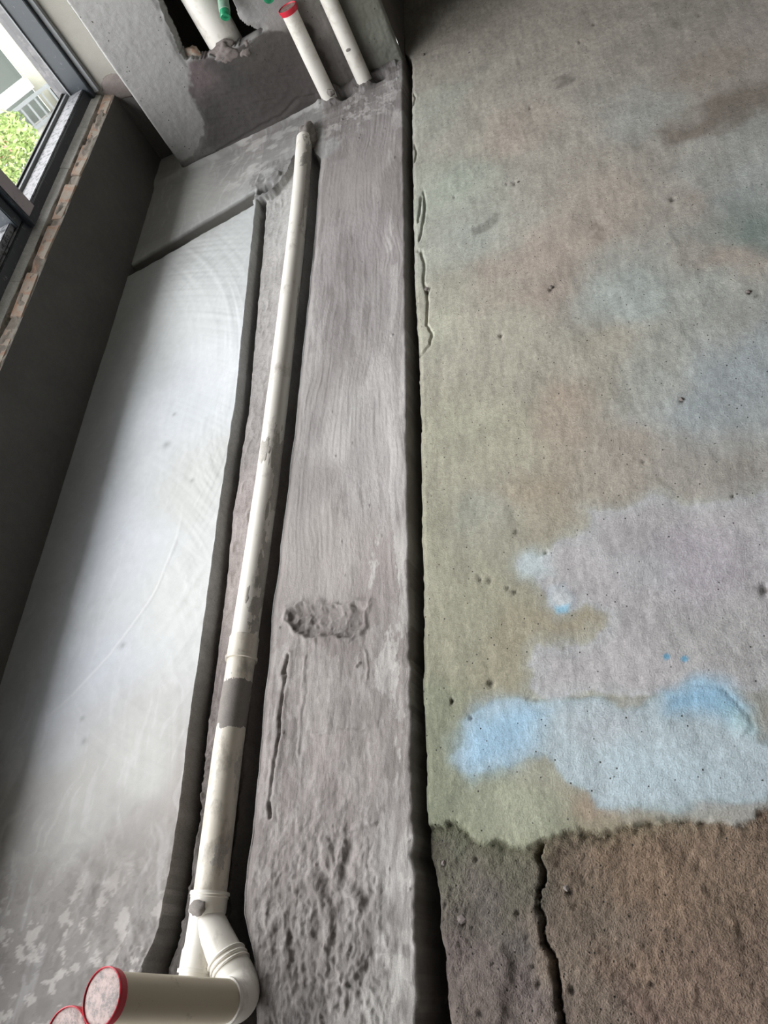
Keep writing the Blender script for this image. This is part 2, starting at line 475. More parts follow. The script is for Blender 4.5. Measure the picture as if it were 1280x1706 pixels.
dcr = sd_poly(X + 0.010 * fbm(X * 34, Y * 34, 51), Y + 0.010 * fbm(X * 34, Y * 34, 52), cr)
st += 0.004 * np.exp(-(dcr / 0.007) ** 2) - 0.0075 * ss(0.004, -0.010, dcr) + ss(0.006, -0.008, dcr) * 0.0075 * (ridge(X * 34 + fbm(X * 30, Y * 30, 56), Y * 42, 53, 4) - 0.3)
ck = on([(480, 1092), (476, 1125), (468, 1170), (463, 1230), (455, 1300), (450, 1362)], 2, 0.0)
dck = d_line(X + 0.004 * fbm(X * 50, Y * 50, 55, 4), Y, ck)
ckm = 0.25 + 0.75 * ss(0.25, 0.5, vn(Y * 34, X * 0, 57))
st -= 0.007 * ckm * np.exp(-(dck / 0.0018) ** 2); st += 0.0016 * np.exp(-((dck - 0.006) / 0.005) ** 2)
LOBES = [[(508, 1095), (505, 1150), (497, 1260)], [(610, 1085), (612, 1130)], [(520, 1225), (560, 1218), (620, 1212)], [(470, 1395), (560, 1388), (625, 1370)],
         [(540, 1400), (556, 1460), (600, 1500)], [(575, 1405), (566, 1440), (558, 1478)], [(600, 1500), (570, 1492)], [(520, 1460), (545, 1520), (542, 1610)], [(500, 1670), (560, 1640), (600, 1605)], [(470, 1560), (480, 1620)]]
for k, pl_ in enumerate(LOBES):
    dl = d_line(X + 0.004 * fbm(X * 45, Y * 45, 60 + k), Y + 0.004 * fbm(X * 45, Y * 45, 80 + k), on(pl_, 2, 0.0))
    a = 0.0013 if k < 4 else 0.0030
    w_ = 0.004 if k < 4 else 0.011
    st += a * ss(w_ * (1.0 + 0.5 * fbm(X * 60, Y * 60, 90 + k, 3)), w_ * 0.35, dl) - 0.25 * a * np.exp(-((dl - w_ * 1.3) / 0.004) ** 2)
# rounded shoulders
st -= 0.006 * ss(0.016, 0.0, X - XR) * ss(2.2, 2.1, Y) + 0.003 * ss(0.006, 0.0, XS - X)
st *= ss(0.0, 0.06, X - XR + 0.06 * ss(2.25, 2.1, Y))
# --- channel bed
bd = -0.022 + 0.003 * fbm(X * 14, Y * 9, 61, 3) + 0.0035 * (ridge(X * 22, Y * 14, 62, 4) - 0.4) + near * 0.006 * fbm(X * 30, Y * 26, 63, 4)
bd += 0.006 * ss(0.020, 0.0, X - XL) * (0.2 + 0.5 * vn(Y * 20, X * 6, 64)) - 0.060 * ss(0.026, 0.012, X - XL)
bd -= 0.065 * ss(-0.042, -0.026, X - XR)
bd -= near * 0.010
bd += ss(0.62, 0.25, Y) * (0.011 * (ridge(X * 30 + fbm(X * 20, Y * 20, 66), Y * 22, 65, 4) - 0.42) + 0.0025 * fbm(X * 90, Y * 70, 67, 3)) + ss(0.4, 0.8, Y) * 0.004 * (ridge(X * 40, Y * 26, 68, 4) - 0.45)
# --- far mortar between slab, pillar and pipe
fm = ss(2.06, 2.10, Y) * ss(-0.96, -0.90, X) * ss(2.32, 2.2, Y) * ss(-0.66, -0.74, X)
fz = 0.008 * fm * (ridge(X * 24, Y * 24, 71, 4) - 0.35)
fz += 0.0028 * ss(2.22, 2.36, Y) * (ridge(X * 13, Y * 26, 72, 4) - 0.4)
hole = np.hypot((X + 0.868) / 0.026, (Y - 2.125) / 0.020); fz -= 0.028 * ss(1.15, 0.45, hole + 0.3 * fbm(X * 70, Y * 70, 73))
disc = np.hypot((X + 0.842) / 0.030, (Y - 2.165) / 0.026); fz += 0.007 * ss(1.05, 0.8, disc)
fillet_y = 2.478 + (X + 1.233) * 0.085
for cxp, cyp in ((-0.655, 2.497), (-0.53, 2.508)):              # collars of mortar round the standpipes
    rr = np.hypot(X - cxp, Y - cyp)
    fz += 0.016 * ss(0.062, 0.026, rr) * (0.6 + 0.8 * fbm(X * 40, Y * 40, 74, 3))
    dip = np.hypot((X - cxp - 0.052) / 0.030, (Y - cyp + 0.012) / 0.026); fz -= 0.030 * ss(1.2, 0.3, dip)
fz += 0.010 * ss(0.035, 0.0, fillet_y - Y) * (X < -0.42)
sin_ch = np.minimum(np.minimum(X - XL, XR - X), (YE - Y) * 0.22)
inch = ss(-0.0005, 0.0032, sin_ch)
top = np.where(is_slab, sl, np.where(X > XR, st, 0.0)) + fz
sds = np.minimum(np.minimum(Y - SA, SB - Y) * 0.97, -0.905 + 0.012 * fbm(X * 50, Y * 50, 78) - X)
inslot = ss(-0.001, 0.0045, sds)
Z = top * (1 - inch) + np.minimum(bd, top) * inch
Z = Z * (1 - inslot) + (-0.12 + 0.002 * fbm(X * 40, Y * 40, 79)) * inslot
off = ss(-0.0002, 0.0022, X - XS)
Z = Z * (1 - off) + (-0.115) * off
Xw = X + np.where((off > 0.01), 0.0, 0.0)

# --- colours
slab_s = [(on([p], 2, 0)[0], c) for p, c in [
    ((300, 500), (176, 180, 180)), ((280, 700), (184, 189, 194)), ((200, 900), (182, 187, 194)), ((150, 1100), (175, 180, 187)), ((60, 1200), (168, 172, 178)),
    ((300, 1000), (172, 174, 172)), ((345, 800), (168, 170, 167)), ((240, 1250), (160, 160, 157)), ((270, 1370), (140, 135, 131)), ((100, 1370), (152, 151, 148)),
    ((40, 1450), (132, 128, 125)), ((150, 1500), (128, 123, 119)), ((60, 1600), (116, 112, 109)), ((230, 1470), (134, 129, 125)), ((380, 420), (172, 176, 176)), ((230, 480), (165, 168, 168)),
    ((330, 330), (142, 142, 139)), ((250, 390), (138, 138, 135)), ((390, 260), (122, 120, 118)), ((300, 290), (140, 140, 137)), ((430, 230), (128, 124, 122))]]
wx = X + 0.05 * fbm(X * 6, Y * 6, 91, 4); wy = Y + 0.07 * fbm(X * 6, Y * 6, 92, 4)
c_slab = rbf(wx, wy, slab_s)
c_slab = c_slab * (1 - 0.20 * ss(0.36, 0.14, Y))[..., None]
c_slab = mixc(c_slab, (96, 90, 87), 0.6 * brk)
c_slab = mixc(c_slab, (205, 205, 206), 0.45 * arcm)
sc_ = ss(0.25, 0.8, fbm(X * 90 + 6 * fbm(X * 3, Y * 3, 95), Y * 12, 94, 3)) * 0.12
c_slab = mixc(c_slab, (205, 206, 208), sc_)
c_slab = mixc(c_slab, (108, 103, 100), 0.25 * patch)
mot = ss(0.28, 0.10, Y)
pp = fbm(X * 34, Y * 34, 36, 5, 0.62)
c_slab = mixc(c_slab, (168, 163, 159), 0.55 * mot * ss(0.30, 0.40, pp))
c_slab = mixc(c_slab, (92, 87, 84), 0.45 * mot * ss(-0.28, -0.40, pp))
rimp = np.exp(-((fbm(X * 22, Y * 22, 33, 4) - 0.06) / 0.05) ** 2) * ss(0.34, 0.16, Y)
c_slab = mixc(c_slab, (176, 172, 168), 0.12 * rimp)
for (px, py), r in (((277, 741), 0.012), ((290, 690), 0.006), ((320, 800), 0.006), ((205, 1075), 0.007), ((140, 1235), 0.007), ((137, 1197), 0.006)):
    q = at(px, py, 2, 0); c_slab = mixc(c_slab, (110, 110, 112), 0.6 * np.exp(-(np.hypot(X - q[0], Y - q[1]) / r) ** 2))
smf = ss(0.1, 0.5, fbm(X * 18 + 4, Y * 26, 96, 4)) * ss(2.16, 2.26, Y) * ss(-1.08, -0.98, X)
c_slab = mixc(c_slab, (178, 176, 174), 0.55 * smf)
c_slab = mixc(c_slab, (96, 92, 90), 0.6 * fm * ss(-0.2, 0.3, fbm(X * 30, Y * 30, 97)))
led_s = [(on([p], 2, 0)[0], c) for p, c in [
    ((600, 260), (132, 125, 123)), ((590, 400), (138, 131, 130)), ((650, 300), (140, 132, 130)), ((620, 500), (132, 126, 124)), ((560, 620), (134, 128, 125)), ((640, 700), (148, 143, 140)),
    ((590, 700), (150, 146, 143)), ((540, 800), (128, 121, 118)), ((610, 800), (145, 139, 136)), ((560, 920), (146, 138, 133)), ((640, 940), (138, 128, 124)), ((540, 1150), (150, 143, 138)),
    ((610, 1150), (134, 126, 122)), ((655, 1100), (132, 123, 118)), ((480, 1200), (128, 118, 114)), ((560, 1300), (144, 133, 129)), ((640, 1250), (140, 131, 126)), ((520, 1450), (122, 112, 108)), ((470, 1350), (126, 116, 112)),
    ((600, 1400), (140, 130, 126)), ((500, 1600), (110, 102, 98)), ((600, 1580), (134, 126, 122)), ((660, 1450), (158, 154, 150)), ((660, 1650), (152, 148, 143)), ((560, 1040), (108, 98, 94)),
    ((600, 160), (112, 106, 104)), ((640, 150), (124, 118, 116)), ((560, 200), (116, 110, 108))]]
c_led = rbf(X + 0.03 * fbm(X * 12, Y * 5, 101, 4), Y + 0.06 * fbm(X * 10, Y * 6, 102, 4), led_s)
scf = ss(0.05, 0.16, fbm(X * 42, Y * 13, 103, 5, 0.62) + 0.8 * (u - 0.90) / 0.25) * ss(0.80, 0.70, Y) * ss(0.60, 0.78, u)
c_led = mixc(c_led, (184, 180, 175), 0.6 * scf)
st_p = ss(0.12, 0.2, fbm(X * 70, Y * 34, 109, 4, 0.6)) * ss(0.75, 0.5, Y)
c_led = mixc(c_led, (170, 164, 160), 0.28 * st_p)
c_led = mixc(c_led, (104, 96, 92), 0.30 * ss(0.12, 0.2, fbm(X * 60 + 7, Y * 26, 110, 4, 0.6)) * ss(0.7, 0.3, Y))
scf2 = ss(0.12, 0.22, fbm(X * 34 + 3, Y * 24 + X * 14, 104, 5, 0.62)) * ss(2.16, 2.30, Y)
c_led = mixc(c_led, (180, 176, 175), 0.42 * scf2)
scf3 = ss(0.1, 0.35, fbm(X * 40, Y * 10, 105, 4)) * ss(0.72, 0.9, u) * ss(0.6, 0.9, Y) * 0.45
c_led = mixc(c_led, (176, 172, 170), scf3)
stre = ss(0.2, 0.8, fbm(Xs * 130, Y * 4, 106, 3)) * 0.16 * ss(0.2, 0.7, vn(X * 12, Y * 5, 108))
c_led = mixc(c_led, (172, 168, 166), stre)
c_led = mixc(c_led, (88, 79, 75), 0.55 * ss(0.012, -0.006, dcr) * ss(-0.3, 0.2, fbm(X * 30, Y * 30, 113, 4)))
c_led = mixc(c_led, (108, 101, 99), 0.5 * ss(0.05, 0.5, fbm(X * 9, Y * 2.4, 114, 4)) * ss(0.72, 0.9, Y))
c_led = mixc(c_led, (168, 164, 161), 0.35 * ss(0.1, 0.5, fbm(X * 11 + 5, Y * 2.2, 115, 4)) * ss(0.72, 0.9, Y))
dkl = ss(0.10, 0.18, fbm(Xs * 110, Y * 9, 116, 4, 0.6)) * ss(0.1, 0.45, fbm(X * 8, Y * 5, 117, 3))
c_led = mixc(c_led, (94, 87, 84), 0.35 * dkl)
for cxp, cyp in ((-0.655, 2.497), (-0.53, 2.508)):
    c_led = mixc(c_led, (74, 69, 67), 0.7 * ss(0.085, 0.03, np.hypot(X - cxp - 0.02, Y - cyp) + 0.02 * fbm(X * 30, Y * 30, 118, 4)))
blotch = ss(0.2, 0.4, fbm(X * 20, Y * 20, 107, 4)) * ss(0.18, 0.05, Y)
c_led = mixc(c_led, (80, 74, 71), 0.5 * blotch)
bed_s = [(on([p], 2, -0.045)[0], c) for p, c in [((455, 380), (150, 149, 147)), ((440, 500), (148, 145, 143)), ((430, 620), (142, 138, 136)), ((410, 740), (134, 128, 126)), ((390, 880), (140, 130, 127)), ((370, 1000), (138, 127, 123)),
    ((345, 1180), (116, 106, 102)), ((330, 1330), (96, 88, 84)), ((310, 1450), (92, 85, 81)), ((290, 1560), (82, 76, 72))]]
c_bed = rbf(X + 0.02 * fbm(X * 15, Y * 8, 111, 4), Y + 0.05 * fbm(X * 15, Y * 8, 112, 4), bed_s)
KA = 0.92
wl = np.where(Y > 2.14, ss(-0.05, 0.05, X - XR + 0.06 * fbm(X * 12, Y * 12, 99, 4)), (X > XR) * 1.0)[..., None]
colr = c_led * wl + c_slab * (1 - wl)
colr = colr * (1 - inch[..., None]) + c_bed * inch[..., None]
colr = mixc(colr, (112, 110, 106), ss(-0.0022, 0.0004, sds))      # raw screed where the groove was cut
sidem = ss(-0.001, 0.002, X - XS)
colr = mixc(colr, (118, 111, 106), sidem)
gl_ = (colr @ np.array([0.3, 0.59, 0.11]))[..., None]
ds_ = np.where(is_slab, 0.05, 0.30)[..., None]
colr = colr * (1 - ds_) + gl_ * np.array([1.01, 1.0, 0.985]) * ds_
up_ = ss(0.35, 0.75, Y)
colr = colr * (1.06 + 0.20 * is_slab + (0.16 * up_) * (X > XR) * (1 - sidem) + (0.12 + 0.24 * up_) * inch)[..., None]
colr = np.clip(colr, 0.01, 0.85)
sleek = np.where(is_slab, ss(0.18, 0.45, Y) * (1 - 0.6 * patch), 0.35 * ss(0.5, 0.9, Y)) * (Y < 2.1)

Vb = np.stack([Xw, Y, Z], -1).reshape(-1, 3)
Q = quads(*X.shape)
xc = 0.5 * (X[:-1, :-1] + X[1:, 1:]); yc = 0.5 * (Y[:-1, :-1] + Y[1:, 1:])
chm = (inch[:-1, :-1] + inch[1:, 1:]) > 0.02
slb = (xc < 0.5 * (XL[:-1, :-1] + XL[1:, 1:])) | ((yc > 2.0) & (xc < -0.78))
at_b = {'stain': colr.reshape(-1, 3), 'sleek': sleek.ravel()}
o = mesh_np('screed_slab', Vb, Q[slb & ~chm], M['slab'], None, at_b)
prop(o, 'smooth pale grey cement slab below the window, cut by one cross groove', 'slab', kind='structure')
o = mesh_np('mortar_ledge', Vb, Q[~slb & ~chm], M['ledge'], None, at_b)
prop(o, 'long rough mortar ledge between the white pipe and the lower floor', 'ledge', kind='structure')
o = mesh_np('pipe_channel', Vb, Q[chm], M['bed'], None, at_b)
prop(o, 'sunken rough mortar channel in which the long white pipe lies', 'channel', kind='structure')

# ================================================================== LOWER FLOOR
fx = axis((-0.45, -0.42, 0.006), (-0.42, -0.35, 0.0016), (-0.35, 0.20, 0.0030), (0.20, 0.62, 0.0045), (0.62, 3.0, 0.12))
fy = axis((-2.4, -0.10, 0.06), (-0.10, 0.55, 0.0026), (0.55, 1.3, 0.0042), (1.3, 3.1, 0.0065), (3.1, 4.6, 0.10))
X, Y = np.meshgrid(fx, fy)
EDGE = [(690, 1372), (715, 1376), (745, 1368), (772, 1370), (790, 1392), (806, 1402), (832, 1402), (850, 1410), (872, 1408), (905, 1402), (922, 1388), (950, 1378), (985, 1385), (1030, 1376),
        (1065, 1374), (1110, 1365), (1180, 1370), (1235, 1368), (1262, 1352), (1300, 1330)]
edge_w = on(EDGE, 2, FLZ)
ex, ey = np.array(edge_w).T
rag = 0.007 * fbm(X * 50, Y * 50, 201, 5, 0.65)
low_poly = edge_w + [(0.6, 0.24), (3.2, 0.25), (3.2, -2.6), (-0.6, -2.6), (-0.6, 0.25)]
dlow = sd_poly(X + rag, Y + 0.007 * fbm(X * 50, Y * 50, 202, 5, 0.65), low_poly)
low = ss(0.003, -0.006, dlow)
crack = on([(905, 1402), (898, 1425), (903, 1455), (897, 1480), (896, 1500), (899, 1520), (905, 1545), (902, 1570), (915, 1590), (922, 1620), (928, 1660), (934, 1720), (940, 1790)], 2, FLZ)
dc = d_line(X + 0.004 * fbm(X * 70, Y * 70, 203, 4, 0.6), Y, crack)
cx_, cy_ = np.array(crack).T
leftm = low * ss(0.002, -0.002, X + 0.003 * fbm(X * 60, Y * 60, 203, 3) - np.interp(-Y, -cy_, cx_))
brown = low * (1 - leftm)
Z = FLZ + 0.0022 * fbm(X * 4, Y * 3, 211, 3) + 0.0007 * fbm(X * 40, Y * 22, 212, 4) + 0.00022 * fbm(X * 150, Y * 150, 2121, 2)
Z += (1 - low) * 0.0006 * ridge(X * 9 + 3, Y * 9, 213, 3)
Z -= low * 0.010
Z += brown * (0.0012 * fbm(X * 60, Y * 60, 214, 4, 0.7) + 0.0035 * fbm(X * 10, Y * 10, 215, 3) + 0.0024 * (vn(X * 190, Y * 190, 216) - 0.5) + 0.0016 * (vn(X * 330, Y * 330, 2161) - 0.5)) * ss(0.62, 0.3, X)
Z += brown * 0.008 * ss(-0.035, -0.004, dlow) * (0.4 + ridge(X * 40, Y * 40, 217, 3))
Z += leftm * (0.004 + 0.0012 * fbm(X * 190, Y * 190, 218, 2) + 0.003 * fbm(X * 14, Y * 14, 219, 3))
mound = on([(742, 1710), (750, 1650), (775, 1610), (800, 1595), (830, 1565), (850, 1590), (857, 1640), (845, 1690), (835, 1740), (780, 1780)], 2, FLZ)
dm = sd_poly(X + 0.004 * fbm(X * 30, Y * 30, 221), Y, mound)
Z += 0.0055 * ss(0.002, -0.010, dm)
ckw = 0.0016 + 0.0018 * vn(Y * 45, X * 0, 223)
Z -= 0.018 * np.exp(-(dc / ckw) ** 2) * low
dedge = np.abs(dlow)
Z -= 0.004 * np.exp(-(dlow + 0.005) ** 2 / 0.004 ** 2) * (0.3 + 0.7 * vn(X * 30, Y * 30, 222))
# thin peeling lips next to the ledge and other fine cracks
CR = [[(706, 320), (709, 345), (703, 385), (699, 402)], [(702, 328), (697, 370)], [(694, 418), (702, 420), (708, 440), (706, 470), (711, 484)], [(711, 484), (713, 510), (711, 540), (720, 556), (716, 575), (700, 592)],
      [(689, 155), (692, 163), (689, 175)], [(690, 240), (694, 252), (691, 268)], [(697, 690), (702, 705), (698, 720)], [(1060, 1372), (1110, 1364), (1180, 1368)],
      [(880, 1165), (950, 1158), (1040, 1160), (1100, 1155), (1150, 1138), (1205, 1145), (1245, 1190)], [(1245, 1190), (1258, 1210), (1240, 1228)]]
crd = np.zeros_like(X)
for k, c_ in enumerate(CR):
    d = d_line(X + 0.002 * fbm(X * 90, Y * 90, 230 + k), Y + 0.002 * fbm(X * 90, Y * 90, 250 + k), on(c_, 2, FLZ))
    crd = np.maximum(crd, np.exp(-(d / 0.0028) ** 2) * (1.0 if k < 8 else 0.3))
Z -= 0.006 * crd
PITS = [(857, 307, 4), (845, 307, 2), (918, 482, 5), (712, 483, 6), (990, 41, 4), (966, 70, 3), (883, 180, 3), (757, 329, 3), (1137, 668, 4), (972, 263, 2), (1117, 293, 2), (1165, 26, 3), (1263, 492, 3), (1248, 488, 3), (845, 979, 4), (858, 984, 4),
        (818, 1136, 8), (753, 1167, 4), (1275, 982, 9), (1072, 767, 3), (1221, 826, 3), (800, 965, 4), (816, 967, 4), (909, 919, 3), (1120, 332, 5), (835, 558, 4), (790, 1430, 4), (770, 1535, 6), (740, 1506, 4), (738, 1440, 3), (820, 1605, 4), (895, 1640, 5), (946, 1484, 6), (950, 1650, 5),
        (783, 1545, 3), (860, 1520, 3), (875, 1560, 3), (885, 1610, 4), (800, 1690, 4), (1085, 1640, 4), (860, 886, 4), (785, 1195, 3)]
pm = np.zeros_like(X)
for px, py, r in PITS:
    q = at(px, py, 2, FLZ); w = r * 0.0006 * (q[1] * 0.35 + 1.0)
    g = np.exp(-((X - q[0]) ** 2 + ((Y - q[1]) * 0.8) ** 2) / w ** 2 * np.clip(1 + 0.8 * fbm(X * 160, Y * 160, px), 0.3, 3))
    pm = np.maximum(pm, g)
Z -= 0.005 * pm
XT_pts = [(-2.4, -0.37), (-0.014, -0.375), (0.011, -0.378), (0.063, -0.381), (0.133, -0.386), (0.195, -0.396), (0.251, -0.399), (0.338, -0.398), (0.414, -0.399), (0.63, -0.393), (0.882, -0.389), (1.177, -0.385), (1.377, -0.388), (1.866, -0.384), (2.422, -0.373), (2.55, -0.372), (2.62, -0.40), (4.6, -0.40)]
XT = interp(XT_pts, Y) + 0.0016 * fbm(Y * 30, X * 20, 225, 4) + 0.004 * fbm(Y * 30, X * 30, 226, 4) * ss(0.3, 0.1, Y)
trw = 0.0035 + 0.012 * ss(0.24, 0.05, Y)
tren = ss(0.0005, -trw, X - XT) if False else ss(0.0, 1.0, (XT - X) / trw)
Z -= 0.0025 * ss(0.010, 0.0, X - XT)
Z = Z * (1 - tren) + (-0.105 + 0.004 * fbm(X * 60, Y * 30, 227, 3)) * tren
# --- floor colours: stains, dried slurry, splashes of blue
fl_s = [(on([p], 2, FLZ)[0], c) for p, c in [
    ((720, 180), (160, 162, 150)), ((800, 60), (150, 142, 130)), ((760, 120), (160, 154, 142)), ((950, 60), (158, 150, 138)), ((1100, 40), (150, 144, 134)), ((1260, 60), (152, 144, 136)), ((1180, 110), (148, 138, 126)), ((830, 150), (162, 155, 143)),
    ((740, 320), (158, 166, 152)), ((860, 220), (168, 156, 143)), ((1000, 250), (160, 152, 140)), ((1060, 190), (156, 158, 152)), ((1000, 330), (164, 153, 140)), ((1160, 330), (160, 151, 140)), ((1250, 330), (140, 147, 145)), ((1240, 280), (150, 156, 153)),
    ((780, 400), (162, 168, 158)), ((900, 430), (166, 150, 137)), ((960, 400), (164, 151, 138)), ((1050, 490), (154, 164, 160)), ((1180, 470), (156, 161, 154)), ((1230, 420), (162, 150, 138)), ((1275, 370), (112, 130, 124)), ((740, 540), (166, 166, 146)),
    ((850, 570), (168, 164, 146)), ((900, 500), (160, 145, 132)), ((1000, 600), (160, 154, 138)), ((960, 690), (163, 148, 130)), ((1100, 600), (154, 157, 148)), ((1220, 600), (144, 155, 160)), ((1180, 660), (150, 161, 165)), ((760, 720), (158, 156, 134)), ((850, 720), (163, 159, 137)),
    ((900, 820), (160, 147, 125)), ((1050, 760), (154, 145, 133)), ((1200, 780), (150, 145, 138)), ((740, 880), (152, 150, 127)), ((820, 880), (148, 150, 136)), ((800, 990), (150, 148, 124)), ((880, 1040), (150, 143, 116)), ((960, 1040), (152, 141, 114)), ((740, 1050), (152, 150, 126)), ((820, 1120), (150, 145, 119)),
    ((720, 1180), (134, 140, 114)), ((740, 1280), (128, 133, 108)), ((820, 1310), (140, 146, 122)), ((720, 1330), (122, 129, 104)), ((930, 1290), (148, 150, 132)), ((870, 1360), (150, 156, 130)), ((980, 1350), (160, 138, 114)), ((900, 1390), (148, 152, 128)), ((1120, 1350), (150, 145, 136)), ((1250, 1340), (146, 146, 142))]]
wx = X + 0.045 * fbm(X * 8, Y * 8, 301, 5); wy = Y + 0.055 * fbm(X * 8, Y * 8, 302, 5)
C3 = rbf(wx, wy, fl_s)
def stain(poly, color, amt, soft, warp=0.03, sc=12, seed=0, edge=None, edge_amt=0.3, edge_w=0.006):
    global C3
    d = sd_poly(X + warp * fbm(X * sc, Y * sc, 400 + seed, 5), Y + warp * fbm(X * sc, Y * sc, 420 + seed, 5), on(poly, 2, FLZ))
    C3 = mixc(C3, color, amt * ss(soft, -soft, d))
    if edge: C3 = mixc(C3, edge, edge_amt * np.exp(-(d / edge_w) ** 2))
    return d
LIL = [(985, 850), (1060, 835), (1150, 840), (1300, 800), (1320, 1160), (1240, 1165), (1150, 1150), (1050, 1165), (920, 1150), (880, 1130), (900, 1110), (870, 1085), (900, 1068), (960, 1060), (1000, 1045), (1010, 1022), (975, 1005), (930, 1015), (900, 990), (868, 970), (862, 930), (890, 918), (950, 910), (985, 890)]
stain(LIL, (166, 163, 167), 0.95, 0.006, 0.024, 16, 1, (168, 186, 192), 0.22, 0.02)
stain([(862, 930), (890, 918), (915, 925), (925, 960), (900, 975), (872, 968)], (176, 196, 202), 0.75, 0.02, 0.015, 14, 2)
stain([(915, 982), (940, 975), (955, 995), (948, 1016), (925, 1018), (914, 1002)], (196, 204, 210), 0.85, 0.006, 0.006, 30, 3, (120, 150, 170), 0.3)
stain([(925, 1008), (948, 1005), (945, 1018), (928, 1020)], (110, 190, 225), 0.8, 0.005, 0.004, 30, 4)
stain([(1090, 870), (1200, 880), (1230, 950), (1130, 1010), (1070, 950)], (160, 154, 166), 0.6, 0.04, 0.03, 10, 5)
stain([(1000, 920), (1090, 900), (1100, 1010), (1010, 1000)], (168, 172, 178), 0.5, 0.03, 0.03, 10, 21)
stain([(1100, 1010), (1290, 990), (1300, 1140), (1150, 1130)], (150, 152, 150), 0.5, 0.03, 0.03, 10, 22)
BLUE = [(765, 1212), (790, 1180), (840, 1172), (930, 1170), (1040, 1165), (1120, 1158), (1160, 1140), (1205, 1145), (1245, 1185), (1270, 1240), (1300, 1245), (1310, 1340), (1200, 1340), (1120, 1345), (1040, 1352), (995, 1345), (985, 1320), (940, 1300), (930, 1275), (880, 1265), (830, 1278), (785, 1285), (765, 1265)]
stain(BLUE, (158, 178, 188), 0.95, 0.005, 0.014, 16, 6, (120, 150, 160), 0.25, 0.006)
stain([(765, 1212), (790, 1180), (870, 1172), (905, 1190), (890, 1240), (850, 1272), (785, 1285), (765, 1262)], (138, 186, 218), 0.9, 0.03, 0.015, 12, 7)
stain([(1110, 1160), (1160, 1142), (1205, 1147), (1243, 1188), (1220, 1205), (1150, 1195), (1105, 1190)], (112, 170, 206), 0.85, 0.02, 0.012, 12, 8)
stain([(1210, 1180), (1255, 1190), (1265, 1225), (1225, 1230)], (130, 182, 190), 0.5, 0.02, 0.012, 12, 23)
stain([(940, 1190), (1060, 1170), (1080, 1230), (960, 1240)], (164, 172, 180), 0.6, 0.025, 0.02, 12, 9)
stain([(1000, 1270), (1150, 1255), (1230, 1290), (1150, 1330), (1010, 1340)], (164, 188, 200), 0.7, 0.03, 0.02, 12, 10)
for q_ in ((1111, 1094), (1141, 1098)):
    w = at(*q_, 2, FLZ); d = np.hypot(X - w[0], Y - w[1]); C3 = mixc(C3, (20, 140, 180), 0.85 * ss(0.0065, 0.003, d))
# old brown scuff at the far right, greyer scuffed spots
stain([(1090, 230), (1130, 205), (1200, 170), (1280, 128), (1320, 110), (1320, 160), (1285, 180), (1220, 208), (1150, 235), (1110, 245)], (112, 98, 84), 0.72, 0.03, 0.03, 14, 11)
stain([(925, 132), (945, 124), (962, 130), (955, 142), (932, 145)], (96, 92, 84), 0.6, 0.012, 0.012, 30, 12)
stain([(780, 382), (805, 372), (830, 352), (838, 362), (820, 382), (790, 390)], (112, 114, 104), 0.65, 0.008, 0.010, 40, 13)
stain([(793, 112), (815, 104), (818, 118), (800, 124)], (128, 128, 118), 0.5, 0.015, 0.015, 30, 14)
stain([(985, 368), (1000, 372), (1008, 398), (998, 400), (990, 385)], (112, 98, 86), 0.5, 0.008, 0.010, 40, 15)
stain([(1090, 215), (1110, 218), (1130, 240), (1110, 245)], (118, 108, 98), 0.6, 0.012, 0.015, 30, 16)
stain([(905, 992), (960, 970), (965, 985), (930, 990)], (140, 136, 140), 0.5, 0.01, 0.01, 30, 17)
# rough unscreeded part
lo_s = [(on([p], 2, FLZ)[0], c) for p, c in [((760, 1400), (98, 98, 84)), ((850, 1440), (104, 101, 88)), ((800, 1500), (108, 102, 96)), ((760, 1600), (112, 102, 98)), ((860, 1640), (112, 102, 99)), ((880, 1540), (104, 98, 94)),
        ((960, 1420), (132, 116, 100)), ((1080, 1440), (146, 124, 104)), ((960, 1560), (136, 122, 108)), ((1080, 1580), (138, 118, 102)), ((1200, 1450), (136, 117, 100)), ((1200, 1600), (132, 112, 98)), ((1060, 1680), (130, 110, 99)), ((980, 1660), (132, 118, 106))]]
cl = rbf(X + 0.04 * fbm(X * 14, Y * 14, 311, 5), Y + 0.04 * fbm(X * 14, Y * 14, 312, 5), lo_s, 3.0, 0.02)
gr = fbm(X * 130, Y * 130, 313, 3, 0.7)
cl = cl * (1 + 0.16 * gr + 0.22 * (vn(X * 300, Y * 300, 314) - 0.5))[..., None]
low_e = np.clip(low, 0, 1)
C3 = C3 * (1 - low_e[..., None]) + cl * low_e[..., None]
grn = ss(0.03, 0.0, np.abs(dlow)) * ss(0.05, -0.1, X)
C3 = mixc(C3, (112, 118, 88), 0.3 * grn)
C3 = mixc(C3, (70, 64, 58), 0.75 * pm)
lum_ = (C3 @ np.array([0.3, 0.59, 0.11]))[..., None]
dsat = (0.24 * (1 - low) + 0.05)[..., None]
C3 = C3 * (1 - dsat) + lum_ * np.array([1.02, 1.0, 0.96]) * dsat
C3 = C3 * np.array([1.13, 1.125, 1.115])
C3 = C3 * (1 + 0.10 * fbm(X * 260, Y * 90, 315, 2) + 0.08 * fbm(X * 120, Y * 16, 316, 2) * (1 - low))[..., None]
C3 = mixc(C3, (112, 105, 98), tren)
C3 = np.clip(C3 * KA, 0.01, 0.9)
coarse = brown * 1.0 + leftm * 0.45
o = mesh_np('floor', np.stack([X, Y, Z], -1).reshape(-1, 3), quads(*X.shape).reshape(-1, 4), M['floor'], None, {'stain': C3.reshape(-1, 3), 'coarse': coarse.ravel()})
prop(o, 'lower cement floor with blue splashes and a rough brown near corner', 'floor', kind='structure')

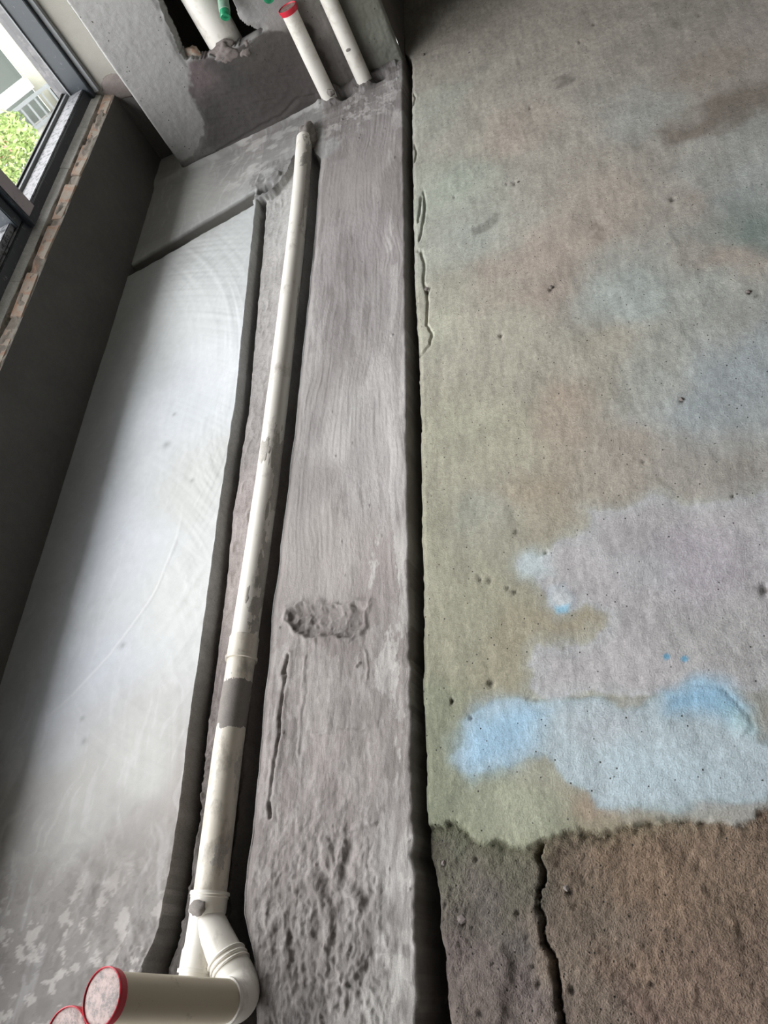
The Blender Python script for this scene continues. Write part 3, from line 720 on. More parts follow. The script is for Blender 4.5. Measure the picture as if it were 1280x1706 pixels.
# loose crumbs of mortar on the floor
def crumb(px, py, r, seed, lab, z=FLZ):
    rnd = random.Random(seed); q = at(px, py, 2, z)
    bm = bmesh.new(); bmesh.ops.create_icosphere(bm, subdivisions=1, radius=r)
    for v in bm.verts:
        v.co *= rnd.uniform(0.7, 1.25); v.co.z = v.co.z * 0.65 + r * 0.35
    me = bpy.data.meshes.new('mortar_crumb'); bm.to_mesh(me); bm.free()
    o = link('mortar_crumb', me, M['lump'])
    o.location = (q[0], q[1], z)
    prop(o, lab, 'crumb', 'mortar crumbs on the floor')
for k, (px, py, r, lab) in enumerate([
        (918, 480, 0.0055, 'tiny mortar crumb on the pinkish stain in the middle of the far floor'), (711, 482, 0.006, 'mortar crumb sitting on the thin curved crack beside the black gap'),
        (1247, 487, 0.0045, 'tiny mortar crumb near the right edge, well below the brown scuff'), (782, 89, 0.005, 'tiny mortar crumb in the floor just outside the pillar shadow'),
        (706, 92, 0.007, 'mortar crumb at the foot of the pillar corner'), (770, 1532, 0.006, 'largest mortar crumb on the rough grey patch left of the long floor crack'),
        (740, 1438, 0.004, 'small mortar crumb near the black gap just below the screed edge'), (864, 304, 0.0045, 'tiny mortar crumb on the pale green far floor above the grey scuff'),
        (944, 1480, 0.0045, 'small mortar crumb on the rough brown floor right of the crack'), (1136, 666, 0.0045, 'tiny dark mortar crumb on the bluish right part of the mid floor')]):
    crumb(px, py, r, k, lab)

# ================================================================== PILLAR with pipe chase
PX0, PY0, PX1, PY1 = -1.240, 2.478, -0.396, 2.548
def face_y(x): return PY0 + (x - PX0) * (PY1 - PY0) / (PX1 - PX0)
TOPZ = 2.55
px_ = axis((PX0, PX1, 0.0035)); pz_ = axis((-0.14, 0.72, 0.0035), (0.72, TOPZ, 0.06))
X, Zg = np.meshgrid(px_, pz_)
HOLE = [(263, -3), (272, 17), (280, 36), (286, 51), (299, 83), (311, 100), (327, 98), (350, 93), (362, 97), (366, 82), (375, 76), (399, 78), (425, 64), (440, 55), (424, 50), (408, 44), (396, 28), (393, 16), (383, -3)]
hp = [tuple(at(a, b, 1, face_y(-0.9))[[0, 2]]) for a, b in HOLE]
hp = hp + [(-0.80, 0.62), (-0.79, 1.10), (-1.0, 1.12), (-1.005, 0.62)]
dh = sd_poly(X + 0.005 * fbm(X * 45, Zg * 45, 501, 3), Zg + 0.005 * fbm(X * 45, Zg * 45, 502, 3), hp)
DARK = [(312, 104), (322, 150), (338, 195), (340, 225), (325, 248), (300, 262), (306, 290), (480, 220), (560, 170), (548, 110), (512, 40), (470, 55), (440, 52), (400, 78), (360, 95), (330, 100)]
dp = [tuple(at(a, b, 1, face_y(-0.85))[[0, 2]]) for a, b in DARK]
dd = sd_poly(X + 0.012 * fbm(X * 25, Zg * 25, 503, 4), Zg + 0.012 * fbm(X * 25, Zg * 25, 504, 4), dp)
dark = ss(0.006, -0.006, dd)
Yf = face_y(X) + 0.0018 * fbm(X * 6, Zg * 6, 505, 3) + 0.0005 * fbm(X * 60, Zg * 60, 506, 3)
Yf += (1 - dark) * 0.0007 * (ridge(X * 70, Zg * 30, 507, 3) - 0.4) + dark * 0.0009 * fbm(X * 30, (Zg + 0.4 * X) * 130, 508, 3)
Yf -= 0.004 * ss(0.0, -0.02, dd) * ss(0.3, 0.0, Zg)
Yf += 0.006 * ss(-0.02, 0.0, -dh) * vn(X * 40, Zg * 40, 509)
right = ss(-0.68, -0.58, X) * 1.0
Yf += right * (0.005 * (ridge(X * 26, Zg * 12, 510, 4) - 0.4) + 0.004 * (ridge(X * 70, Zg * 60, 512, 3) - 0.4))
fil = [tuple(at(a, b, 1, face_y(-0.85))[[0, 2]]) for a, b in [(305, 272), (360, 248), (420, 215), (470, 190), (495, 165), (525, 160)]]
dfil = d_line(X, Zg + 0.002 * fbm(X * 40, Zg * 0, 511), fil)
Yf += 0.004 * np.exp(-(dfil / 0.005) ** 2)
Yf -= 0.010 * ss(0.03, -0.02, Zg - np.interp(X, [p[0] for p in fil], [p[1] for p in fil])) * (X < -0.66)
Yf += 0.01 * ss(-0.404, -0.396, X) + 0.008 * ss(-1.234, -1.24, X)
cw = rbf(X + 0.05 * fbm(X * 10, Zg * 10, 521, 4), Zg + 0.05 * fbm(X * 10, Zg * 10, 522, 4), [(tuple(at(a, b, 1, 2.49)[[0, 2]]), c) for (a, b), c in [
    ((220, 60), (150, 149, 147)), ((280, 120), (148, 147, 145)), ((260, 200), (142, 141, 139)), ((200, 20), (152, 151, 149)), ((430, 25), (146, 144, 142)), ((500, 30), (130, 124, 120)), ((560, 60), (104, 102, 97)), ((640, 60), (132, 134, 124)), ((600, 20), (122, 122, 112)), ((580, 110), (96, 91, 88)), ((520, 90), (104, 99, 96))]])
cdk = rbf(X + 0.03 * fbm(X * 20, Zg * 20, 523, 4), Zg + 0.03 * fbm(X * 20, Zg * 20, 524, 4), [(tuple(at(a, b, 1, 2.49)[[0, 2]]), c) for (a, b), c in [
    ((380, 130), (72, 70, 68)), ((430, 100), (76, 73, 70)), ((350, 180), (78, 75, 74)), ((400, 200), (82, 79, 77)), ((470, 130), (75, 70, 68)), ((320, 260), (100, 98, 96)), ((330, 120), (104, 94, 94)), ((520, 120), (82, 77, 75))]])
cw = cw * (1 - dark[..., None]) + cdk * dark[..., None]
cw = np.clip(cw * KA, 0.01, 0.9)
Qp = quads(*X.shape)
hc = (dh[:-1, :-1] + dh[1:, 1:] + dh[1:, :-1] + dh[:-1, 1:]) / 4 > 0
pil = empty('wall_pillar', (-0.82, 2.51, 0.0))
prop(pil, 'grey rendered pillar wall at the far end with a broken-out pipe chase', 'pillar', kind='structure')
front = mesh_np('front_face', np.stack([X, Yf, Zg], -1).reshape(-1, 3), Qp[hc], M['wall'], pil, {'stain': cw.reshape(-1, 3)})
# give the broken-out skin real thickness around the hole
bm = bmesh.new(); bm.from_mesh(front.data)
be = [e for e in bm.edges if len(e.link_faces) == 1 and -1.2 < (e.verts[0].co.x + e.verts[1].co.x) / 2 < -0.6 and 0.05 < (e.verts[0].co.z + e.verts[1].co.z) / 2 < 1.4]
ret = bmesh.ops.extrude_edge_only(bm, edges=be)
for v in [g for g in ret['geom'] if isinstance(g, bmesh.types.BMVert)]:
    v.co.y += 0.05
bm.normal_update(); bm.to_mesh(front.data); bm.free()
# body of the pillar: sides, and the hollow behind the face
Vs = []; Fs = []
def addq(*p):
    n = len(Vs); Vs.extend(p); Fs.append((n, n + 1, n + 2, n + 3))
yb = 4.5
addq((PX1, PY1 + 0.01, -0.14), (PX1 + 0.02, yb, -0.14), (PX1 + 0.02, yb, TOPZ), (PX1, PY1 + 0.01, TOPZ))
addq((PX0, PY0 + 0.008, -0.14), (PX0, 2.75, -0.14), (PX0, 2.75, TOPZ), (PX0, PY0 + 0.008, TOPZ))
mesh('side_faces', Vs, Fs, M['room'], pil)
Vs = []; Fs = []
hx0, hx1, hz0, hz1, hy0, hy1 = -1.10, -0.66, 0.12, 1.2, 2.535, 3.10
addq((hx0, hy1, hz0), (hx1, hy1, hz0), (hx1, hy1, hz1), (hx0, hy1, hz1))
addq((hx0, hy0, hz0), (hx0, hy1, hz0), (hx0, hy1, hz1), (hx0, hy0, hz1))
addq((hx1, hy0, hz0), (hx1, hy1, hz0), (hx1, hy1, hz1), (hx1, hy0, hz1))
addq((hx0, hy0, hz0), (hx1, hy0, hz0), (hx1, hy1, hz0), (hx0, hy1, hz0))
addq((hx0, hy0, hz1), (hx1, hy0, hz1), (hx1, hy1, hz1), (hx0, hy1, hz1))
mesh('chase_lining', Vs, Fs, M['room'], pil)
def lump(name, c, s, mat, parent, seed, sub=3, amp=0.3, fr=30.0):
    bm = bmesh.new(); bmesh.ops.create_icosphere(bm, subdivisions=sub, radius=1.0)
    P_ = np.array([v.co[:] for v in bm.verts])
    d = 1 + amp * fbm(P_[:, 0] * 1.6 + seed, P_[:, 1] * 1.6 + P_[:, 2] * 1.3, seed, 4) + 0.5 * amp * fbm(P_[:, 0] * 6 + seed, P_[:, 1] * 5 + P_[:, 2] * 5, seed + 3, 3)
    for v, k in zip(bm.verts, d):
        v.co = Vector((c[0] + v.co.x * s[0] * k, c[1] + v.co.y * s[1] * k, c[2] + v.co.z * s[2] * k))
    me = bpy.data.meshes.new(name); bm.to_mesh(me); bm.free()
    me.polygons.foreach_set('use_smooth', [True] * len(me.polygons))
    return link(name, me, mat, parent)
q = at(320, 92, 1, 2.535); lump('brick_fragment', (q[0], 2.542, q[2] - 0.004), (0.030, 0.022, 0.026), M['brick'], pil, 3)
q = at(370, 86, 1, 2.505); lump('mortar_clump', (q[0], 2.520, q[2] - 0.015), (0.046, 0.016, 0.030), M['lump'], pil, 5, 4, 0.35)
q = at(405, 76, 1, 2.51); lump('mortar_clump', (q[0], 2.528, q[2] - 0.018), (0.030, 0.02, 0.022), M['lump'], pil, 9, 4, 0.35)

# ================================================================== LEFT LOW WALL, sill, window
WF = -1.36
lw = box('wall_left', -1.62, WF, -2.4, 2.70, -0.14, 0.262, M['lowwall'])
prop(lw, 'dark grey cement parapet wall below the window', 'wall', kind='structure')
up = box('wall_left_upper', -1.62, WF, -2.4, 2.70, WZ1 + 0.05, TOPZ, M['room'])
prop(up, 'grey lintel wall over the window, out of view', 'wall', kind='structure')
sb = box('wall_left_side', -1.62, WF, -2.6, WY0 - 0.05, 0.262, WZ1 + 0.05, M['room'])
prop(sb, 'grey wall beside the near end of the window', 'wall', kind='structure')
# ledge of broken mortar and bricks along the top of the parapet
trim = empty('trim_1', (-1.385, 0.6, 0.262))
prop(trim, 'rough strip of mortar and orange bricks along the parapet top below the window', 'ledge', kind='structure')
yy = axis((-2.3, 0.6, 0.05), (0.6, 2.62, 0.006)); tt = np.linspace(0, 1, 22)
T, Yl = np.meshgrid(tt, yy)
Xl = WF - 0.002 - 0.044 * T; Zl = 0.2615 + 0.021 * T ** 0.8
nz = fbm(Yl * 26, T * 2.2, 601, 4); rdg = ridge(Yl * 12, T * 1.4, 602, 3)
Zl = Zl + (0.0045 * nz + 0.004 * (rdg - 0.4)) * np.sin(np.pi * np.clip(T * 0.85 + 0.15, 0, 1)) - 0.009 * np.exp(-((T - 0.72 - 0.12 * fbm(Yl * 9, T * 0, 603, 3)) / 0.10) ** 2)
Xl = Xl + 0.0016 * fbm(Yl * 40, T * 3, 604, 3) * (T < 0.15)
cb = np.zeros(T.shape + (3,)) + lin((150, 142, 133))
cb = mixc(cb, (172, 124, 100), 0.55 * ss(0.0, 0.35, fbm(Yl * 9, T * 1.0, 605, 4)) * ss(0.75, 0.4, T))
cb = mixc(cb, (82, 74, 66), 0.7 * ss(0.15, 0.45, fbm(Yl * 16, T * 2, 606, 4)) * ss(0.25, 0.6, T))
cb = mixc(cb, (190, 184, 172), 0.6 * ss(0.30, 0.05, T))
M['ledgetop'] = cement('parapet_mortar', None, rough=0.95, grain=380, grain_bump=0.5, mid=70, mid_bump=0.8, mottle=0.16)
mesh_np('mortar_bed', np.stack([Xl, Yl, Zl], -1).reshape(-1, 3), quads(*T.shape).reshape(-1, 4), M['ledgetop'], trim, {'stain': np.clip(cb * KA, 0.01, 0.9).reshape(-1, 3)})
# the bricks that stick out of it
rb = random.Random(5)
yb_ = 0.95
while yb_ < 2.56:
    ln = rb.uniform(0.09, 0.19)
    bm = bmesh.new()
    v8, f6 = box_vf(-0.016, 0.0165, -ln / 2, ln / 2, -0.012, 0.005 + rb.uniform(-0.002, 0.001))
    vv = [bm.verts.new(Vector(a) + Vector((rb.uniform(-1, 1), rb.uniform(-1, 1), rb.uniform(-1, 1))) * 0.0035) for a in v8]
    for f in f6: bm.faces.new([vv[i] for i in f])
    bmesh.ops.bevel(bm, geom=bm.edges[:], offset=0.003, segments=1, affect='EDGES')
    me = bpy.data.meshes.new('brick'); bm.to_mesh(me); bm.free()
    bo = link('brick', me, M['brick'], trim)
    bo.location = (-1.379, yb_ + ln / 2, 0.267); bo.rotation_euler = (rb.uniform(-0.03, 0.03), -0.0 + math.radians(26), rb.uniform(-0.03, 0.03))
    yb_ += ln + rb.uniform(0.012, 0.06)

t2 = empty('trim_2', (-1.42, 0.6, 0.28))
prop(t2, 'pale grey stone strip between window frame and brick ledge', 'sill', kind='structure')
yk = [-2.3, 0.9, 1.30, 1.62, 1.90, 2.16, 2.40, 2.612]
for a, b in zip(yk[:-1], yk[1:]):
    e_ = rb.uniform(-0.001, 0.001); a += 0.0012; b -= 0.0012
    pr2 = [(-1.46, 0.255), (-1.402 + e_, 0.255), (-1.402 + e_, 0.283), (-1.429 + e_, 0.296 + e_), (-1.46, 0.296 + e_)]
    mesh('stone_piece', [(x, a, z) for x, z in pr2] + [(x, b, z) for x, z in pr2], [(0, 1, 2, 3, 4), (9, 8, 7, 6, 5)] + [(i, i + 5, (i + 1) % 5 + 5, (i + 1) % 5) for i in range(5)], M['stone'], t2)

# window
win = empty('window_1', (-1.47, 0.2, 0.30))
prop(win, 'anthracite aluminium window with dusty bottom rail and glass panes', 'window', kind='structure')
FX = -1.412
box('bottom_rail', -1.545, FX - 0.014, WY0, 2.604, 0.292, 0.326, M['frame'], win, 0.002)
box('top_rail', -1.545, FX, WY0, 2.604, WZ1 - 0.03, WZ1 + 0.05, M['frame'], win, 0.002)
box('jamb', -1.480, FX, 2.585, 2.618, 0.292, WZ1, M['frame'], win, 0.002)
box('jamb_track', -1.484, -1.480, 2.578, 2.612, 0.326, WZ1, M['foam'], win)
box('jamb', -1.530, -1.484, 2.590, 2.618, 0.292, WZ1, M['jambgrey'], win, 0.002)
box('jamb', -1.545, FX, WY0 - 0.03, WY0 + 0.03, 0.292, WZ1, M['frame'], win, 0.002)
MUL = [1.876, 0.75, -0.45, -1.5]
spans = []
prevy = 2.590
for k, my in enumerate(MUL):
    mu = box('mullion', -1.490, FX + 0.002, my - 0.030, my + 0.030, 0.300, WZ1, M['frame'], win, 0.002)
    box('mullion_face', FX + 0.0022, FX + 0.0046, my - 0.020, my + 0.029, 0.327, WZ1, M['pinkdust'], mu)
    box('seal', -1.500, -1.470, my + 0.030, my + 0.040, 0.327, WZ1, M['seal'], mu)
    spans.append((my + 0.030, prevy)); prevy = my - 0.030
spans.append((WY0 + 0.03, prevy))
for a, b in spans:
    rl = box('sash_rail', -1.490, FX - 0.020, a + 0.001, b - 0.001, 0.3255, 0.3315, M['frametop'], win, 0.0015)
    box('bead', -1.505, -1.492, a + 0.001, b - 0.001, 0.326, 0.341, M['foam'], rl, 0.001)
    box('seal', -1.5115, -1.5055, a + 0.001, b - 0.001, 0.326, 0.347, M['seal'], rl)
    box('pane', -1.513, -1.509, a, b, 0.327, WZ1 - 0.03, M['glass'], win)
# near sashes stand a little proud with their own stiles
a, b = spans[1]
for z0, z1 in ((0.331, 0.352),):
    box('sash_frame', -1.492, -1.436, a + 0.002, b - 0.036, z0, z1, M['frametop'], win, 0.003)
box('sash_frame', -1.492, -1.424, b - 0.040, b - 0.002, 0.331, WZ1 - 0.03, M['frame'], win, 0.003)

# wall at the far end of the window (cream putty), and a sealant line against the frame
ew = box('wall_end', -1.53, PX0 + 0.004, 2.620, 2.75, 0.268, TOPZ, M['cream'])
ewl = box('wall_end_lower', -1.53, PX0 + 0.004, 2.618, 2.75, -0.14, 0.268, M['lowwall'])
prop(ewl, 'dark cement return of the parapet behind the pillar corner', 'wall', kind='structure')
prop(ew, 'narrow cream putty wall between window frame and grey pillar', 'wall', kind='structure')
sl_ = box('trim_3', -1.410, -1.394, 2.603, 2.622, 0.300, WZ1, M['foam'])
prop(sl_, 'grey sealant line between window jamb and cream wall', 'sealant', kind='structure')
q = lump('mortar_patch', (-1.335, 2.622, 0.275), (0.060, 0.010, 0.045), M['lump'], ew, 12, 3, 0.25)

# ================================================================== rest of the room
def sbox(name, lab, cat, *a):
    prop(box(name, *a), lab, cat, kind='structure')
sbox('wall_right', 'bare cement wall across the room, out of view', 'wall', 3.0, 3.12, -2.6, 4.62, -0.14, TOPZ, M['room'])
sbox('wall_behind', 'bare cement wall behind the viewer', 'wall', -1.62, 3.12, -2.7, -2.4, -0.14, TOPZ, M['room'])
sbox('wall_back', 'bare cement wall at the far end of the lower floor', 'wall', -0.40, 3.12, 4.5, 4.62, -0.14, TOPZ, M['room'])
sbox('ceiling', 'bare cement ceiling over the room', 'ceiling', -1.62, 3.12, -2.7, 4.62, TOPZ, TOPZ + 0.1, M['ceil'])

# ================================================================== LONG DRAIN PIPE
PR = 0.0250
PZ = 0.005
AX = [(0.0, -0.7565), (0.165, -0.7505), (0.378, -0.7495), (0.66, -0.7400), (0.945, -0.7315), (1.3, -0.7285), (1.72, -0.7275), (2.3, -0.731)]
def along(y):
    return Vector((float(np.interp(y, [a for a, b in AX], [b for a, b in AX])), y, PZ + 0.010 * max(0.0, (y - 2.0) / 0.28)))
dp_ = empty('drain_pipe', (along(0.2).x, 0.2, PZ - PR))
prop(dp_, 'long white plastic drain pipe in the channel with near red-capped risers', 'pipe')
yc_ = at(408, 1085, 2, 0.012)[1]
ysec = np.linspace(2.285, yc_, 60)
tube('pipe_section', [along(y) for y in ysec], [PR * (1 + 0.006 * math.sin(k * 0.7)) for k in range(60)], M['pvc'], dp_)
dloc = (along(yc_ - 0.02) - along(yc_ + 0.02)).normalized()
co_ = lathe('coupling', along(yc_), dloc, [(-0.031, PR + 0.0003), (-0.031, PR + 0.0018), (-0.029, PR + 0.0026), (-0.026, PR + 0.0020), (0.0, PR + 0.0022), (0.008, PR + 0.0024), (0.0085, PR + 0.0044), (0.0145, PR + 0.0042), (0.015, PR + 0.0004)], M['pvcn'], dp_)
tube('pipe_section', [along(y) for y in np.linspace(yc_ - 0.006, 0.15, 24)], PR + 0.0004, M['pvcn'], dp_)
# grey cement smears left on the pipe
def smear(y0, y1, a0, a1, seed, mat='smear2', th=0.0007, r0=PR, ragged=0.55):
    n, m = 60, 36
    S_, T_ = np.meshgrid(np.linspace(0, 1, n), np.linspace(0, 1, m), indexing='ij')
    edge = np.minimum(np.minimum(S_, 1 - S_), np.minimum(T_, 1 - T_)) * 2
    nz = fbm(S_ * 4.5, T_ * 4.0 + seed, 700 + seed, 5, 0.6)
    msk = edge + ragged * nz - 0.30 * ragged - 0.04
    hgt = ss(0.0, 0.25, msk)
    V = []
    for i in range(n):
        for j in range(m):
            p = along(y0 + (y1 - y0) * S_[i, j]); an = math.radians(a0 + (a1 - a0) * T_[i, j])
            r = r0 - 0.0003 + th * hgt[i, j] + 0.0003 * nz[i, j]
            V.append((p.x + r * math.cos(an), p.y, p.z + r * math.sin(an)))
    Fc = [(i * m + j, i * m + j + 1, (i + 1) * m + j + 1, (i + 1) * m + j) for i in range(n - 1) for j in range(m - 1) if msk[i, j] > 0]
    return mesh('cement_smear', V, Fc, M[mat], dp_, True)
ys = lambda py: at(400, py, 2, 0.0)[1]
smear(ys(1128), ys(1226), -60, 185, 3, 'smear', r0=PR + 0.0004, ragged=0.16)
smear(ys(985), ys(1070), -30, 75, 4)
smear(ys(735), ys(905), -55, 60, 5)
smear(ys(905), ys(1000), -55, 45, 6)
smear(ys(1235), ys(1330), -50, 30, 11)
smear(ys(1400), ys(1450), 0, 70, 12)
smear(at(440, 745, 2, 0)[1], at(440, 790, 2, 0)[1], 60, 130, 7)
smear(at(500, 480, 2, 0)[1], at(480, 600, 2, 0)[1], -50, 5, 8)
smear(at(515, 255, 2, 0)[1] + 0.04, at(510, 400, 2, 0)[1], -45, 35, 9)
lump('mortar_clump', (-0.727, 2.300, 0.006), (0.036, 0.075, 0.026), M['smear'], dp_, 21, 4, 0.2)
smear(2.27, 2.10, -60, 80, 14)
# wye fitting: socket, straight run, 45 degree branch
S0 = along(0.146); d0 = (along(0.06) - along(0.15)).normalized()
side = Vector((-d0.y, d0.x, 0)).normalized()
BA = math.radians(42)
bd_ = (d0 * math.cos(BA) + side * math.sin(BA)).normalized()
J = S0 + d0 * 0.022
wy = [lathe_vf(S0, d0, [(-0.014, PR + 0.0004), (-0.014, PR + 0.0050), (-0.010, PR + 0.0054), (-0.009, PR + 0.0036), (-0.006, PR + 0.0042), (-0.005, PR + 0.0030), (0.013, PR + 0.0030), (0.017, PR + 0.0010), (0.058, PR + 0.0010),
       (0.064, PR + 0.0032), (0.086, PR + 0.0034), (0.0865, PR + 0.0054), (0.0915, PR + 0.0054), (0.092, PR + 0.0004)]),
      lathe_vf(J, bd_, [(-0.010, PR - 0.006), (0.006, PR + 0.0006), (0.070, PR + 0.0008)])]
wye = joined('wye_fitting', wy, M['pvc'], dp_)
lump('mortar_clump', tuple(S0 + d0 * 0.010 + side * 0.001 + Vector((0, 0, 0.0265))), (0.014, 0.012, 0.006), M['smear'], dp_, 8, 3, 0.2)

def bend(p, d_in, d_out, straight, rad, r, tail):
    """path through a bend from direction d_in to d_out"""
    pts = [p, p + d_in * straight]
    ax = d_in.cross(d_out).normalized(); ang = d_in.angle(d_out); n = 14
    c = pts[-1]; d = d_in.copy()
    for k in range(n):
        h = Matrix.Rotation(ang / n / 2, 3, ax)
        d = h @ d; c = c + d * (2 * rad * math.sin(ang / n / 2)); d = h @ d
        pts.append(c.copy())
    pts.append(c + d_out * tail)
    return pts
E0 = J + bd_ * 0.066
up1 = Vector((-0.165, -0.02, 0.98)).normalized()
pts = bend(E0, bd_, up1, 0.034, 0.032, PR, 0.010)
elb = tube('elbow', pts, PR + 0.0024, M['pvc'], dp_)
for a in (0.000, 0.008, 0.0150):
    lathe('bead', E0 + bd_ * a, bd_, [(0, PR + 0.001), (0.0004, PR + 0.0040), (0.0018, PR + 0.0046), (0.0036, PR + 0.0040), (0.0042, PR + 0.001)], M['pvc'], elb)
lathe('bead', pts[-1], up1, [(-0.004, PR + 0.0022), (-0.003, PR + 0.0038), (0.001, PR + 0.0036), (0.0015, PR + 0.0006)], M['pvc'], elb)

def riser(b, t):
    b = Vector(b); t = Vector(t); d = (t - b).normalized()
    rs = tube('riser', [b, b.lerp(t, 0.5), t], PR + 0.0008, M['pvc2'], dp_)
    lathe('cap_ring', t, d, [(-0.009, PR + 0.0012), (-0.009, PR + 0.0040), (-0.003, PR + 0.0046), (0.0, PR + 0.0054), (0.0024, PR + 0.0052), (0.0030, PR + 0.0042), (0.0008, PR + 0.0036), (0.0004, PR + 0.002)], M['red'], rs)
    V, Fc = lathe_vf(t, d, [(0.0006, PR + 0.0042), (0.0016, PR + 0.002), (0.0010, 0.018), (0.0022, 0.010), (0.0014, 0.001)], 40)
    Fc.append(tuple(range(4 * 40, 5 * 40)))
    mesh('cap_face', V, Fc, M['film'], rs, True)
    return rs
tc1 = at(172, 1661, 0, -0.700)
riser(pts[-1] - up1 * 0.01, tc1)
T0 = S0 + d0 * 0.088
p2 = bend(T0, d0, Vector((0, 0, 1)), 0.026, 0.034, PR, 0.012)
tube('elbow', p2, PR + 0.0024, M['pvc'], dp_)
riser(p2[-1], at(112, 1727, 0, p2[-1].x))

# ================================================================== STANDPIPES, STACK AND WATER PIPES AT THE PILLAR
s1 = empty('capped_standpipe', (-0.655, 2.496, 0.0))
prop(s1, 'short white standpipe with a red cap, left of the taller white pipe', 'pipe')
st1 = tube('pipe_section', [(-0.656, 2.496, -0.02), (-0.655, 2.497, 0.14), (-0.652, 2.4965, 0.288)], PR, M['pvcw'], s1)
prr = [(-0.012, PR + 0.0004), (-0.012, PR + 0.003), (-0.002, PR + 0.0048), (0.003, PR + 0.005), (0.004, PR + 0.0036), (0.001, PR + 0.002)]
lathe('cap_ring', (-0.652, 2.4965, 0.290), (0, 0, 1), prr, M['red'], s1, 36)
V, Fc = tube_vf([(-0.652, 2.4965, 0.286), (-0.652, 2.4965, 0.2915)], [PR + 0.003, PR + 0.0010], 36); mesh('cap_face', V, Fc, M['film'], s1)
lump('cement_smear', (-0.640, 2.474, 0.030), (0.012, 0.006, 0.012), M['smear'], s1, 31, 3, 0.3)
s2 = empty('tall_standpipe', (-0.531, 2.508, 0.0))
prop(s2, 'tall white plastic standpipe nearest the pillar corner, running out of the picture', 'pipe')
tube('pipe_section', [(-0.531, 2.508, -0.02), (-0.5305, 2.5085, 0.4), (-0.530, 2.509, 1.1)], PR, M['pvcw'], s2)
tube('socket', [(-0.530, 2.509, z) for z in (1.06, 1.06, 1.12, 1.12)], [PR, PR + 0.004, PR + 0.004, PR - 0.002], M['pvcw'], s2)
lump('cement_smear', (-0.533, 2.4838, 0.118), (0.008, 0.0018, 0.005), M['smear'], s2, 33, 2, 0.2)
s3 = empty('soil_stack', (-0.905, 2.580, 0.14))
prop(s3, 'thick white plastic stack pipe standing inside the broken-out pillar chase', 'pipe')
tube('pipe_section', [(-0.905, 2.580, 0.13), (-0.905, 2.580, 0.6), (-0.905, 2.580, 1.19)], 0.055, M['pvcw'], s3, 48)
tube('socket', [(-0.905, 2.580, z) for z in (0.92, 0.92, 1.0, 1.0)], [0.055, 0.0595, 0.0595, 0.055], M['pvcw'], s3, 48)
def stub(tip, back, lab):
    t = Vector(tip); b = Vector(back); d = (t - b).normalized()
    e = empty('water_pipe_stub', tuple(b)); prop(e, lab, 'pipe', 'green water pipe stubs')
    tube('pipe_section', [b, t - d * 0.045], 0.0100, M['greendust'], e, 24)
    tube('fitting', [t - d * 0.055, t - d * 0.055, t - d * 0.022, t - d * 0.020], [0.011, 0.0165, 0.0168, 0.015], M['greendust'], e, 24)
    tube('plug', [t - d * 0.024, t - d * 0.003, t, t, t - d * 0.010], [0.0150, 0.0155, 0.0135, 0.0055, 0.0048], M['green'], e, 24, True, False)
    tube('plug_hole', [t - d * 0.0102, t - d * 0.0098], 0.0050, M['seal'], e, 16)
q = at(376, 29, 1, 2.44); stub(q, (q[0] + 0.006, 2.60, q[2] + 0.085), 'green water pipe stub with plugged end in front of the white stack')
q = at(448, 0, 1, 2.44); stub(q, (q[0] + 0.006, 2.58, q[2] + 0.075), 'green water pipe stub at the top edge beside the red-capped standpipe')

# ================================================================== OUTSIDE
GZ = -2.9
M['ocream'] = plain('cream_facade', (128, 128, 115), rough=0.9, dirt=(118, 120, 108), dirt_scale=1.2)
M['ogrey'] = plain('grey_facade', (112, 120, 116), rough=0.6, dirt=(98, 106, 102), dirt_scale=2.0)
M['owhite'] = plain('white_coping', (160, 160, 156), rough=0.8)
M['orail'] = plain('grey_railing', (96, 100, 100), rough=0.5)
M['opave'] = plain('pale_paving', (150, 150, 143), rough=0.9, dirt=(130, 132, 126), dirt_scale=1.0)
M['ostone'] = plain('dark_stone', (92, 92, 88), rough=0.9, dirt=(120, 120, 114), dirt_scale=9.0)
M['oleaf'] = plain('leaf_green', (92, 116, 52), rough=0.6, dirt=(140, 156, 92), dirt_scale=6.0, dirt_lo=0.4, dirt_hi=0.6)
M['ostem'] = plain('bark', (96, 84, 66), rough=0.9)
M['opink'] = plain('pink_cloth', (190, 96, 98), rough=0.8, dirt=(210, 140, 136), dirt_scale=5.0)
sg = box('ground', -40, -1.66, -30, 45, GZ - 0.2, GZ, M['opave']); prop(sg, 'pale paved ground outside below the window', 'ground', kind='structure')
ov = box('sky_blocker', -2.55, -1.62, -3.0, 4.0, 2.56, 2.70, M['ceil']); prop(ov, 'unseen slab added above the window to block steep sky light', 'blocker', kind='structure')  # added, unseen: blocks steep sky light so the slab darkens by the wall
# a neighbour's terrace, about twelve metres off, turned to face the window
FD = np.array([-0.53, 0.84, 0.0]); FD /= np.linalg.norm(FD); FRt = np.array([FD[1], -FD[0], 0.0])
FO = CAM + FD * 12.0
def fac(px, py, back=0.0):
    d = RW @ np.array([(px - 640.0) / F_PX, -(py - 853.0) / F_PX, -1.0])
    t = (12.0 + back) / float(d @ FD)
    p = CAM + t * d
    return float((p - FO) @ FRt), float(p[2])
def local(e, u, v, w):      # right, away, up -> in the house's own frame
    return (u, v, w)
hs = empty('neighbour_house', (FO[0], FO[1], GZ))
hs.rotation_euler = (0, 0, math.atan2(FRt[1], FRt[0]))
prop(hs, 'cream neighbouring house with a railed terrace seen through the window', 'building')
def hbox(name, u0, u1, v0, v1, w0, w1, mat, parent=None):
    o = box(name, u0, u1, v0, v1, w0 - GZ, w1 - GZ, mat)
    o.parent = parent or hs
    return o
u_p, w_c = fac(47, 137); u_r = fac(115, 190)[0]; u_l = fac(0, 60)[0]
